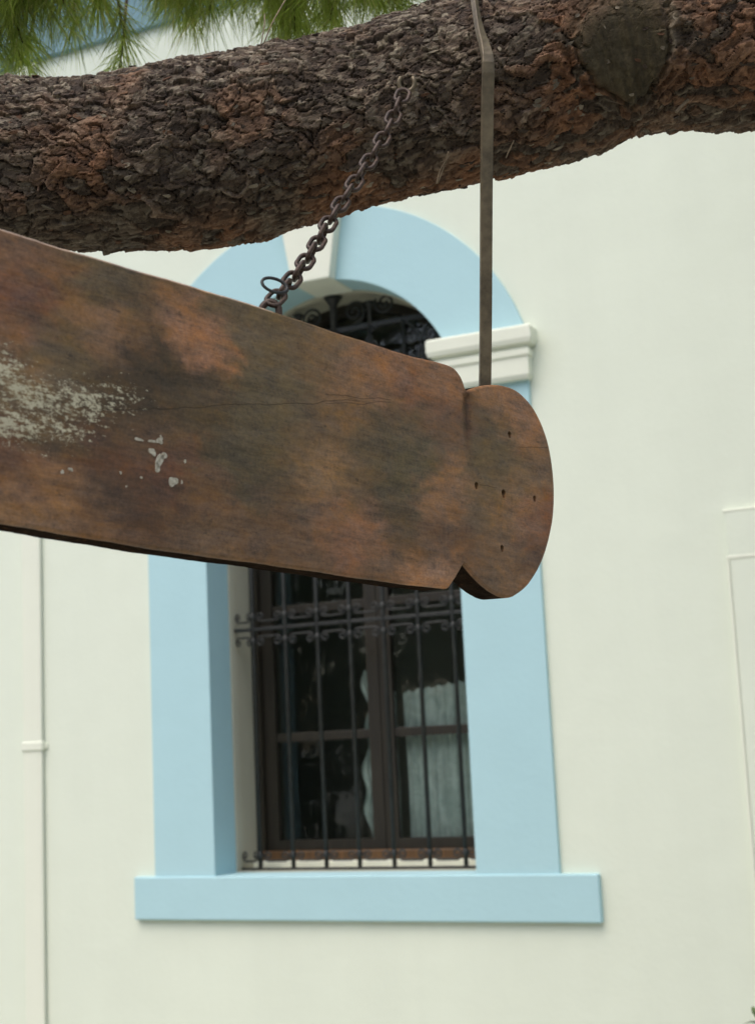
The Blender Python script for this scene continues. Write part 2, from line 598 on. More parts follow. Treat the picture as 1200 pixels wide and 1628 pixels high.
# ------------------------------------------------------------------ pale cloths added behind the glass in place of pane reflections
def reflection_cloth(x0, x1, z0, z1, y, folds, amp, label, ragged=0.0):
    nx, nz = int(folds * 10) + 2, 30
    r2 = np.random.default_rng(int(abs(x0) * 1000))
    ph = r2.uniform(0, 6, 4)
    v, f = [], []
    for layer in (0, 1):
        for j in range(nz + 1):
            t = j / nz
            for i in range(nx + 1):
                s = i / nx
                yy = y + amp * math.sin(2 * math.pi * folds * s + 0.6 * math.sin(5 * t + ph[0])) + 0.4 * amp * math.sin(2 * math.pi * folds * 2.3 * s + ph[1] + 2 * t)
                xl = x0 + ragged * (0.5 + 0.5 * math.sin(9 * t + ph[2]) * math.sin(17 * t + ph[3]))
                zz = z0 + (z1 - z0) * t + (0.05 * (s - 0.5) + 0.006 * math.sin(2 * math.pi * folds * s + ph[3])) * t ** 3
                v.append((xl + (x1 - xl) * s, yy + layer * 0.0015, zz))
    m_ = (nx + 1) * (nz + 1)
    for j in range(nz):
        for i in range(nx):
            a = j * (nx + 1) + i
            f.append((a, a + 1, a + nx + 2, a + nx + 1))
            f.append((m_ + a, m_ + a + nx + 1, m_ + a + nx + 2, m_ + a + 1))
    return mesh_obj('reflection_cloth', v, f, M_CLOTH, smooth=True, label=label, cat='reflection_cloth', group='pale cloths standing in for pane reflections')
reflection_cloth(-2.70, CX + HW - 0.05, 1.15, 1.86, 0.455, 9, 0.010, 'wide pale cloth standing in for reflections in the right casement panes')
reflection_cloth(-2.925, -2.83, 1.15, 1.95, 0.455, 3, 0.010, 'narrow pale cloth standing in for reflections beside the middle window stile', 0.05)

# ------------------------------------------------------------------ hanging board
OB = Vector((-0.6662, -3.7354, 1.9321))
bx = Vector((0.26701, 0.96298, -0.03712))
by = Vector((-0.96271, 0.26828, 0.03488))
bz = Vector((0.04354, 0.02642, 0.9987))
board = empty('hanging_board', 'weathered brown wooden board with a rounded end hanging under the branch', 'board')
board.matrix_world = Matrix(((bx.x, by.x, bz.x, OB.x), (bx.y, by.y, bz.y, OB.y), (bx.z, by.z, bz.z, OB.z), (0, 0, 0, 1)))
bpy.context.view_layer.update()
BM = board.matrix_world.copy()

TH = 0.044
head = [(-0.0845, 0.1235), (-0.0678, 0.131), (-0.0396, 0.1409), (-0.0035, 0.1474), (0.0335, 0.1452), (0.0712, 0.1281), (0.0984, 0.0966), (0.1145, 0.0541), (0.1182, 0.0091), (0.1092, -0.0369), (0.0895, -0.079), (0.0629, -0.1105), (0.0356, -0.1319), (0.0063, -0.1432), (-0.0222, -0.1411), (-0.05, -0.1326), (-0.0745, -0.1208), (-0.0932, -0.1079)]
head = [tuple(p) for p in catmull(head, 5)]
top_r = [tuple(p) for p in catmull([(-0.1936, 0.1475), (-0.165, 0.1495), (-0.142, 0.1512), (-0.1155, 0.1505), (-0.098, 0.1414), (-0.0890, 0.128)], 4)]
bot_r = [(-0.1093, -0.1266), (-0.1251, -0.1420), (-0.131, -0.1435)]
XL = -1.40
left_end = [(XL + 0.06, -0.1420), (XL + 0.045, -0.126), (XL + 0.03, -0.108)]
lh = [(XL + 0.03 - 0.062 - x * 1.0 - 0.031, z) for x, z in head]      # mirrored far end
lh = [(XL + 0.03 - (x + 0.0932), z) for x, z in reversed(head)]
outline = head + bot_r + [(-0.2651, -0.1442), (-0.5687, -0.1443), (-0.8037, -0.1408)] + left_end[:2] + lh + [(XL + 0.03, 0.14), (XL + 0.06, 0.1425), (-0.8192, 0.1430), (-0.5785, 0.1468), (-0.454, 0.1485)] + top_r
# clean: remove doubles, resample to about 6 mm
def resample(loop, step):
    out = []
    n = len(loop)
    for i in range(n):
        a, b2 = np.array(loop[i]), np.array(loop[(i + 1) % n])
        d = np.linalg.norm(b2 - a)
        if d < 1e-5:
            continue
        k = max(1, int(round(d / step)))
        for j in range(k):
            out.append(a + (b2 - a) * j / k)
    return out
loop = resample(outline, 0.007)
area = sum(loop[i][0] * loop[(i + 1) % len(loop)][1] - loop[(i + 1) % len(loop)][0] * loop[i][1] for i in range(len(loop)))
if area < 0:
    loop = loop[::-1]
loop = np.array(loop)
# slight hand worked unevenness of the edge
ee = np.cumsum(np.linalg.norm(np.roll(loop, -1, 0) - loop, axis=1))
nrm2 = np.roll(loop, -1, 0) - np.roll(loop, 1, 0)
nrm2 = np.stack([nrm2[:, 1], -nrm2[:, 0]], 1)
nrm2 /= np.linalg.norm(nrm2, axis=1)[:, None]
wob = 0.0005 * np.sin(ee * 17) + 0.0003 * np.sin(ee * 61 + 1) + 0.00012 * rng.standard_normal(len(loop))
loop = loop + nrm2 * wob[:, None]
inner = loop - nrm2 * 0.0035

COLS = [(-0.804, 0.123, 105, 78, 60), (-0.795, 0.094, 100, 62, 48), (-0.759, 0.122, 96, 70, 52), (-0.705, 0.13, 84, 78, 66), (-0.664, 0.12, 76, 70, 62), (-0.613, 0.112, 88, 72, 58), (-0.577, 0.1, 128, 86, 58), (-0.545, 0.089, 125, 82, 52), (-0.687, 0.068, 108, 80, 58), (-0.725, 0.04, 82, 75, 62), (-0.636, 0.046, 64, 58, 52), (-0.593, 0.041, 66, 61, 54), (-0.532, 0.124, 84, 76, 64), (-0.483, 0.121, 86, 80, 70), (-0.481, 0.049, 76, 74, 66), (-0.547, 0.022, 74, 66, 56), (-0.659, 0.001, 66, 58, 50), (-0.776, 0.004, 92, 82, 66), (-0.806, 0.035, 100, 72, 54), (-0.736, -0.038, 82, 70, 56), (-0.642, -0.028, 88, 70, 52), (-0.689, -0.062, 84, 56, 46), (-0.623, -0.065, 92, 58, 48), (-0.792, -0.09, 86, 56, 46), (-0.767, -0.099, 112, 80, 50), (-0.791, -0.123, 112, 84, 54), (-0.747, -0.121, 108, 80, 52), (-0.672, -0.092, 70, 58, 52), (-0.63, -0.099, 78, 58, 52), (-0.605, -0.109, 74, 56, 50), (-0.694, -0.123, 100, 72, 48), (-0.569, -0.128, 96, 74, 54), (-0.544, -0.081, 90, 68, 52), (-0.489, -0.038, 72, 70, 62), (-0.461, 0.002, 80, 76, 66), (-0.464, 0.125, 88, 80, 66), (-0.412, 0.122, 90, 78, 62), (-0.358, 0.118, 96, 78, 60), (-0.313, 0.097, 110, 80, 58), (-0.243, 0.119, 115, 80, 56), (-0.168, 0.126, 112, 78, 54), (-0.116, 0.132, 116, 80, 54), (-0.212, 0.101, 104, 66, 52), (-0.116, 0.094, 98, 66, 54), (-0.442, 0.056, 80, 76, 68), (-0.378, 0.016, 88, 74, 60), (-0.313, 0.058, 96, 76, 58), (-0.218, 0.067, 84, 74, 64), (-0.266, 0.027, 78, 72, 62), (-0.194, 0.023, 74, 74, 66), (-0.123, 0.059, 92, 72, 60), (-0.41, -0.004, 78, 72, 62), (-0.449, -0.046, 66, 66, 60), (-0.367, -0.02, 116, 88, 56), (-0.399, -0.039, 100, 80, 54), (-0.312, -0.034, 88, 74, 58), (-0.218, -0.021, 72, 72, 64), (-0.429, -0.079, 88, 68, 56), (-0.355, -0.085, 104, 76, 56), (-0.289, -0.084, 114, 76, 52), (-0.333, -0.108, 106, 70, 54), (-0.236, -0.062, 78, 68, 58), (-0.143, -0.026, 110, 80, 58), (-0.11, -0.014, 112, 82, 58), (-0.143, -0.075, 90, 66, 54), (-0.206, -0.098, 76, 64, 54), (-0.187, -0.129, 124, 86, 58), (-0.128, -0.127, 120, 84, 56), (-0.376, -0.135, 90, 70, 56), (-0.265, -0.131, 96, 72, 56), (-0.104, -0.075, 84, 62, 52), (-0.018, 0.129, 118, 82, 54), (0.056, 0.121, 120, 82, 56), (-0.054, 0.097, 84, 72, 58), (-0.004, 0.088, 86, 74, 60), (0.043, 0.083, 112, 80, 58), (-0.034, 0.044, 78, 74, 64), (0.024, 0.044, 86, 76, 62), (0.088, 0.045, 98, 76, 60), (-0.02, 0.02, 90, 76, 56), (0.038, 0.011, 108, 82, 56), (-0.063, -0.024, 84, 74, 62), (-0.021, -0.04, 102, 78, 56), (0.052, -0.035, 116, 80, 54), (0.086, -0.026, 104, 66, 52), (0.07, -0.064, 92, 62, 52), (0.007, -0.1, 98, 76, 58), (-0.05, -0.098, 94, 72, 56), (0.021, -0.126, 104, 76, 56), (0.069, -0.094, 90, 66, 54), (-0.008, -0.136, 90, 72, 56)]
cp = np.array([(c[0], c[1]) for c in COLS])
cl = np.array([lin(*c[2:]) for c in COLS])
lum = cl.mean(1)[:, None]
hue = cl / lum
hue = hue * 0.72 + hue.mean(0) * 0.28            # one old brown finish, unevenly darkened
lum = lum.mean() * (lum / lum.mean()) ** 1.5
cl = hue * lum * np.array([1.80, 1.55, 0.96])
def stain(P):
    q = P * np.array([1.0, 1.6])
    P = P + 0.016 * np.stack([np.sin(q[:, 0] * 61 + 2.0 * np.sin(q[:, 1] * 83)) * np.sin(q[:, 1] * 47 + 1.3 * np.sin(q[:, 0] * 37)),
                              0.7 * np.sin(q[:, 1] * 71 + 2.2 * np.sin(q[:, 0] * 53 + 1)) * np.sin(q[:, 0] * 43)], 1)
    P = P + rng.normal(0, 1, P.shape) * np.array([0.004, 0.002])
    P = P + 0.005 * np.stack([np.sin(q[:, 1] * 190 + 3 * np.sin(q[:, 0] * 90)), 0.6 * np.sin(q[:, 0] * 130 + 3 * np.sin(q[:, 1] * 150))], 1)
    d2 = ((P[:, None, :] - cp[None]) ** 2 / np.array([0.024, 0.018]) ** 2).sum(-1)
    w = np.exp(-0.5 * d2) + 1e-6 * np.exp(-0.02 * d2) + 1e-9
    return (w[..., None] * cl[None]).sum(1) / w.sum(1)[:, None]

def board_mesh():
    holes = [((0.0101, 0.0808), 0.0045), ((-0.0664, -0.0008), 0.0045), ((0.0683, -0.0003), 0.0042), ((-0.0099, -0.0783), 0.0045), ((-0.0058, -0.0034), 0.0055)]
    hl = []
    for (hx, hz), r in holes:
        hl.append([(hx + r * (0.85 + 0.15 * math.sin(3 * a)) * math.cos(a), hz + 1.15 * r * math.sin(a)) for a in np.linspace(0, 2 * math.pi, 14, endpoint=False)])
    vs = [Vector(p) for p in inner]
    n = len(inner)
    ed = [(i, (i + 1) % n) for i in range(n)]
    hole_idx = []
    for h in hl:
        s = len(vs)
        vs += [Vector(p) for p in h]
        ed += [(s + i, s + (i + 1) % len(h)) for i in range(len(h))]
        hole_idx.append(list(range(s, s + len(h))))
    step = 0.006
    poly = inner
    def pip(P, L):
        x, y = P[:, 0], P[:, 1]
        c = np.zeros(len(P), bool)
        j = len(L) - 1
        for i in range(len(L)):
            xi, yi = L[i]
            xj, yj = L[j]
            if yi != yj:
                c ^= ((yi > y) != (yj > y)) & (x < (xj - xi) * (y - yi) / (yj - yi) + xi)
            j = i
        return c
    gx, gz = np.meshgrid(np.arange(XL - 0.25, 0.13, step), np.arange(-0.15, 0.156, step))
    G = np.stack([gx.ravel(), gz.ravel()], 1) + rng.uniform(-0.0012, 0.0012, (gx.size, 2))
    keep = pip(G, poly)
    G = G[keep]
    dmin = np.full(len(G), 9.0)
    for i in range(0, n):
        dmin = np.minimum(dmin, ((G - poly[i]) ** 2).sum(1))
    G = G[dmin > (0.004) ** 2]
    for (hx, hz), r in holes:
        G = G[((G - np.array([hx, hz])) ** 2).sum(1) > (r + 0.003) ** 2]
    vs += [Vector(p) for p in G]
    res = delaunay_2d_cdt(vs, ed, [], 1, 1e-7)
    V2 = np.array([(p.x, p.y) for p in res[0]])
    tris = [tuple(t) for t in res[2]]
    C = np.array([V2[list(t)].mean(0) for t in tris])
    ok = pip(C, poly)
    for h in hl:
        ok &= ~pip(C, np.array(h))
    tris = [t for t, k in zip(tris, ok) if k]
    n2 = len(V2)
    # front relief: shallow gouges following the grain
    yf = 0.0006 * np.sin(V2[:, 1] * 160 + 3 * np.sin(V2[:, 0] * 7)) * np.sin(V2[:, 0] * 11 + 1)
    zz_ = np.clip((V2[:, 1] - 0.035) / 0.06, 0, 1)
    yf += 0.0045 * np.exp(-((V2[:, 0] + 0.086 + 0.10 * (0.12 - V2[:, 1]) * 0.1) / 0.006) ** 2) * zz_      # carved neck groove
    yf[:n] = 0
    verts = [(p[0], y, p[1]) for p, y in zip(V2, yf)]
    faces = [t for t in tris]
    b0 = len(verts)
    verts += [(p[0], 0.0012, p[1]) for p in (loop - nrm2 * 0.0012)]
    verts += [(p[0], 0.0040, p[1]) for p in loop]
    verts += [(p[0], 0.0062, p[1]) for p in loop]
    verts += [(p[0], TH - 0.004, p[1]) for p in loop]
    verts += [(p[0], TH, p[1]) for p in inner]
    rings = [list(range(n))] + [list(range(b0 + k * n, b0 + (k + 1) * n)) for k in range(5)]
    for r0, r1 in zip(rings[:-1], rings[1:]):
        for i in range(n):
            j = (i + 1) % n
            faces.append((r0[i], r1[i], r1[j], r0[j]))
    # back sheet
    res2 = delaunay_2d_cdt([Vector(p) for p in inner], [(i, (i + 1) % n) for i in range(n)], [], 1, 1e-7)
    for t in res2[2]:
        c = np.array([[res2[0][i].x, res2[0][i].y] for i in t]).mean(0)
        if pip(c[None], poly)[0]:
            faces.append(tuple(rings[5][i] for i in t))
    # hole walls and floors
    for hi in hole_idx:
        s = len(verts)
        verts += [(V2[i][0], 0.02, V2[i][1]) for i in hi]
        k = len(hi)
        for i in range(k):
            faces.append((hi[i], hi[(i + 1) % k], s + (i + 1) % k, s + i))
        faces.append(tuple(range(s, s + k)))
    return verts, faces

bv, bf = board_mesh()
plank = mesh_obj('plank', bv, bf, None, board)
finish(plank)
BVN = np.array([tuple(v.co) for v in plank.data.vertices])
ca = plank.data.color_attributes.new('stain', 'FLOAT_COLOR', 'POINT')
cc = np.ones((len(BVN), 4))
cc[:, :3] = stain(BVN[:, [0, 2]])
grv = np.exp(-((BVN[:, 0] + 0.084) / 0.007) ** 2) * np.clip((BVN[:, 2] - 0.03) / 0.05, 0, 1)
cc[:, :3] *= (1 - 0.62 * grv)[:, None]            # colour darkened along the groove
lit_arris = (BVN[:, 1] > 0.0008) & (BVN[:, 1] < 0.0045) & (BVN[:, 2] > 0.13) & (BVN[:, 0] < -0.45)
cc[lit_arris, :3] = np.array(lin(200, 172, 146))       # edge highlight painted in along the upper arris
edge = BVN[:, 1] > 0.005             # sawn edges coloured darker than the face
cc[edge, :3] = np.array(lin(40, 32, 25)) * (0.8 + 0.4 * rng.random((edge.sum(), 1)))
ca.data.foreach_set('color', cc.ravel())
pm = np.zeros(len(BVN))
for (px, pz), sx, sz, a in [((-0.83, 0.005), 0.05, 0.026, 1.05), ((-0.785, 0.018), 0.03, 0.016, 0.6), ((-0.768, -0.013), 0.05, 0.022, 0.95), ((-0.715, -0.008), 0.05, 0.024, 0.9), ((-0.67, 0.004), 0.045, 0.024, 0.72), ((-0.80, -0.045), 0.05, 0.018, 1.0), ((-0.74, -0.04), 0.05, 0.016, 0.85), ((-0.69, -0.03), 0.03, 0.014, 0.45), ((-0.76, -0.068), 0.03, 0.012, 0.55), ((-0.80, -0.07), 0.02, 0.010, 0.6), ((-0.735, -0.02), 0.085, 0.045, 0.50), ((-0.9, 0.0), 0.08, 0.05, 1.0), ((-1.0, -0.03), 0.1, 0.05, 0.8)]:
    pm = np.maximum(pm, a * np.exp(-0.5 * (((BVN[:, 0] - px) / sx) ** 2 + ((BVN[:, 2] - pz) / sz) ** 2)))
at = plank.data.attributes.new('sawn', 'FLOAT', 'POINT')
at.data.foreach_set('value', edge.astype(float))
at = plank.data.attributes.new('paint', 'FLOAT', 'POINT')
at.data.foreach_set('value', pm)

m, nt, bs = new_mat('weathered_board_wood')
co = objco(nt)
grain_co = objco(nt, (6, 20, 70))
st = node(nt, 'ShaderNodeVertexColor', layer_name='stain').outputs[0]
g1 = noise(nt, grain_co, 1.6, 6, 0.62, 0.4)
g2 = noise(nt, grain_co, 6.0, 4, 0.6, 0.2)
n1 = noise(nt, objco(nt, (0.45, 1, 1)), 38, 8, 0.75, 0.4)
n2 = noise(nt, co, 210, 4, 0.75)
def dev(x, k):
    return mth(nt, 'MULTIPLY_ADD', x, k, -0.5 * k)
n3 = noise(nt, objco(nt, (0.4, 1, 1), (5, 2, 9)), 85, 7, 0.82, 0.3)
val = mth(nt, 'ADD', mth(nt, 'ADD', dev(g1, 0.9), dev(g2, 0.55)), mth(nt, 'ADD', dev(n1, 1.5), mth(nt, 'ADD', dev(n2, 1.1), dev(n3, 1.6))))
val = mth(nt, 'MAXIMUM', mth(nt, 'ADD', val, 1.0), 0.25)
hs = node(nt, 'ShaderNodeHueSaturation', {'Color': st, 'Value': val, 'Saturation': mth(nt, 'MULTIPLY_ADD', n1, 0.9, 0.42)})
colr = hs.outputs[0]
# small orange and dark flecks
fl = ramp(nt, noise(nt, co, 95, 6, 0.8), [(0.57, 0.0), (0.66, 1.0)])
colr = mixc(nt, mth(nt, 'MULTIPLY', fl, 0.3), colr, lin(132, 92, 58))
fd = ramp(nt, noise(nt, objco(nt, (60, 80, 130), (3, 1, 2)), 1.0, 6, 0.78), [(0.57, 0.0), (0.66, 1.0)])
colr = mixc(nt, mth(nt, 'MULTIPLY', fd, 0.5), colr, lin(52, 46, 40))
# drying cracks that run with the grain
sep = node(nt, 'ShaderNodeSeparateXYZ', {0: co})
wv = noise(nt, objco(nt, (14, 0.001, 3)), 1.0, 4, 0.6)
crack_h = None
for (z0, sl, x0, x1, w) in [(0.135, 0.215, -0.70, -0.30, 0.0010), (0.116, 0.14, -0.36, -0.24, 0.0009), (0.13, 0.21, -0.36, -0.24, 0.0007), (0.064, 0.11, 0.03, 0.13, 0.0007), (0.002, 0.0, -0.06, -0.02, 0.0006)]:
    line = mth(nt, 'ADD', mth(nt, 'MULTIPLY_ADD', sep.outputs[0], sl, z0), mth(nt, 'MULTIPLY_ADD', wv, 0.016, -0.008))
    d = mth(nt, 'ABSOLUTE', mth(nt, 'SUBTRACT', sep.outputs[2], line))
    mk = mth(nt, 'SUBTRACT', 1.0, mth(nt, 'DIVIDE', d, w), clamp=True)
    mk = mth(nt, 'MULTIPLY', mk, mth(nt, 'GREATER_THAN', sep.outputs[0], x0))
    mk = mth(nt, 'MULTIPLY', mk, mth(nt, 'LESS_THAN', sep.outputs[0], x1))
    crack_h = mk if crack_h is None else mth(nt, 'MAXIMUM', crack_h, mk)
colr = mixc(nt, mth(nt, 'MULTIPLY', crack_h, 0.5), colr, lin(36, 30, 26))
# flaked pale paint
pa = node(nt, 'ShaderNodeAttribute', attribute_name='paint').outputs['Fac']
pn = mth(nt, 'ADD', mth(nt, 'MULTIPLY', noise(nt, objco(nt, (55, 70, 170)), 1.0, 7, 0.8), 0.65), mth(nt, 'MULTIPLY', noise(nt, objco(nt, (200, 200, 300)), 1.0, 3, 0.7), 0.35))
thr = mth(nt, 'MULTIPLY_ADD', pa, -0.25, 0.685)
pmask = mth(nt, 'MULTIPLY', mth(nt, 'SUBTRACT', pn, thr), 15.0, clamp=True)
colr = mixc(nt, mth(nt, 'MULTIPLY', pmask, 0.88), colr, lin(212, 204, 172))
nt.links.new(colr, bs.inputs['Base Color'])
nt.links.new(mth(nt, 'MULTIPLY_ADD', n1, 0.4, 0.36), bs.inputs['Roughness'])
sawn = node(nt, 'ShaderNodeAttribute', attribute_name='sawn').outputs['Fac']
nt.links.new(mth(nt, 'MULTIPLY_ADD', sawn, -0.3, 0.3), bs.inputs['Specular IOR Level'])
hgt = mth(nt, 'ADD', mth(nt, 'MULTIPLY', g1, 0.8), mth(nt, 'ADD', mth(nt, 'MULTIPLY', n2, 0.12), mth(nt, 'ADD', mth(nt, 'MULTIPLY', crack_h, -1.5), mth(nt, 'MULTIPLY', pmask, 0.25))))
bump(nt, bs, hgt, 0.0007, 0.6)
plank.data.materials.append(m)

# dried paint drops
m, nt, bs = new_mat('dried_pale_paint')
nt.links.new(ramp(nt, noise(nt, objco(nt), 300, 3), [(0.3, lin(150, 140, 118)), (0.7, lin(205, 198, 178))]), bs.inputs['Base Color'])
bs.inputs['Roughness'].default_value = 0.7
for (x, z, rx, rz, an) in [(-0.593, -0.071, 0.0062, 0.0062, 0), (-0.612, -0.052, 0.004, 0.011, -30), (-0.607, -0.046, 0.005, 0.004, 20), (-0.615, -0.059, 0.004, 0.006, 0), (-0.622, -0.044, 0.004, 0.005, 40), (-0.641, -0.034, 0.006, 0.0018, -8), (-0.622, -0.033, 0.009, 0.0013, 5), (-0.613, -0.031, 0.004, 0.004, 0), (-0.611, -0.0275, 0.002, 0.003, 0), (-0.577, -0.047, 0.0018, 0.0018, 0), (-0.636, -0.073, 0.0015, 0.0015, 0), (-0.663, -0.072, 0.0015, 0.0015, 0), (-0.581, -0.070, 0.0015, 0.002, 0), (-0.655, -0.085, 0.0012, 0.0012, 0), (-0.725, -0.078, 0.003, 0.002, 0), (-0.735, -0.082, 0.002, 0.0025, 0)]:
    v, f, s = [], [], 0
    k = 22
    ca_, sa_ = math.cos(rad(an)), math.sin(rad(an))
    ph_ = [random.uniform(0, 6.3) for _ in range(2)]
    rr = [1 + 0.2 * math.sin(4 * math.pi * i / k + ph_[0]) + 0.16 * math.sin(6 * math.pi * i / k + ph_[1]) for i in range(k)]
    for q, yy in ((1.0, 0.0010), (0.88, -0.0007)):
        for i in range(k):
            a = 2 * math.pi * i / k
            ex, ez = rx * q * rr[i] * math.cos(a), rz * q * rr[i] * math.sin(a)
            v.append((x + ex * ca_ - ez * sa_, yy, z + ex * sa_ + ez * ca_))
    f += [(s + i, s + (i + 1) % k, s + k + (i + 1) % k, s + k + i) for i in range(k)]
    f.append(tuple(range(s + k, s + 2 * k)))
    finish(mesh_obj('paint_drop', v, f, m, board))


# ------------------------------------------------------------------ pine tree
tree = empty('pine_tree', 'pine tree with a thick scaly limb crossing in front of the building', 'tree', loc=(1.35, -3.1, 0))
TINV = Matrix.Translation((-1.35, 3.1, 0))
def tp(o):
    """geometry given in world space, parented to the tree"""
    o.data.transform(TINV)
    o.parent = tree
    return o

AX = [(-2.35, -4.27, 2.50, 0.100), (-2.08, -4.18, 2.49, 0.110), (-1.828, -4.088, 2.486, 0.1170), (-1.588, -4.011, 2.482, 0.1195), (-1.36, -3.928, 2.480, 0.1225), (-1.228, -3.877, 2.473, 0.1275), (-1.095, -3.827, 2.476, 0.1325), (-0.962, -3.78, 2.492, 0.1295), (-0.829, -3.734, 2.517, 0.1270), (-0.689, -3.685, 2.538, 0.1300), (-0.567, -3.644, 2.564, 0.1325), (-0.479, -3.618, 2.582, 0.1330), (-0.31, -3.564, 2.591, 0.1355), (-0.062, -3.484, 2.599, 0.1390), (0.256, -3.393, 2.593, 0.1460), (0.70, -3.28, 2.54, 0.165), (1.10, -3.17, 2.40, 0.20), (1.35, -3.10, 2.20, 0.24)]
axp = np.array(catmull([a[:3] for a in AX], 14))
axr = np.array([x[0] for x in catmull([(a[3],) for a in AX], 14)])
slen = np.concatenate([[0], np.cumsum(np.linalg.norm(np.diff(axp, axis=0), axis=1))])

def vnoise(x, y, seed, py=None):
    """2-d value noise; py = integer period of y"""
    r = np.random.default_rng(seed)
    T = r.random((512, 512))
    xi, yi = np.floor(x).astype(int), np.floor(y).astype(int)
    fx, fy = x - xi, y - yi
    fx, fy = fx * fx * (3 - 2 * fx), fy * fy * (3 - 2 * fy)
    w = (lambda q: q % py) if py else (lambda q: q % 512)
    a, b2 = T[xi % 512, w(yi)], T[(xi + 1) % 512, w(yi)]
    c, d = T[xi % 512, w(yi + 1)], T[(xi + 1) % 512, w(yi + 1)]
    return (a * (1 - fx) + b2 * fx) * (1 - fy) + (c * (1 - fx) + d * fx) * fy

def worley(x, y, seed, py):
    r = np.random.default_rng(seed)
    J = r.random((256, 256, 3))
    xi, yi = np.floor(x).astype(int), np.floor(y).astype(int)
    f1 = np.full(x.shape, 9.0)
    f2 = np.full(x.shape, 9.0)
    cid = np.zeros(x.shape)
    lx = np.zeros(x.shape)
    for dx in (-1, 0, 1):
        for dy in (-1, 0, 1):
            cx_, cy_ = xi + dx, yi + dy
            j = J[cx_ % 256, cy_ % py]
            ddx = cx_ + 0.1 + 0.8 * j[..., 0] - x
            ddy = cy_ + 0.1 + 0.8 * j[..., 1] - y
            d = np.sqrt(ddx ** 2 + ddy ** 2)
            new = d < f1
            f2 = np.where(new, f1, np.minimum(f2, d))
            cid = np.where(new, j[..., 2], cid)
            lx = np.where(new, ddx, lx)
            f1 = np.where(new, d, f1)
    return f1, f2, cid, lx

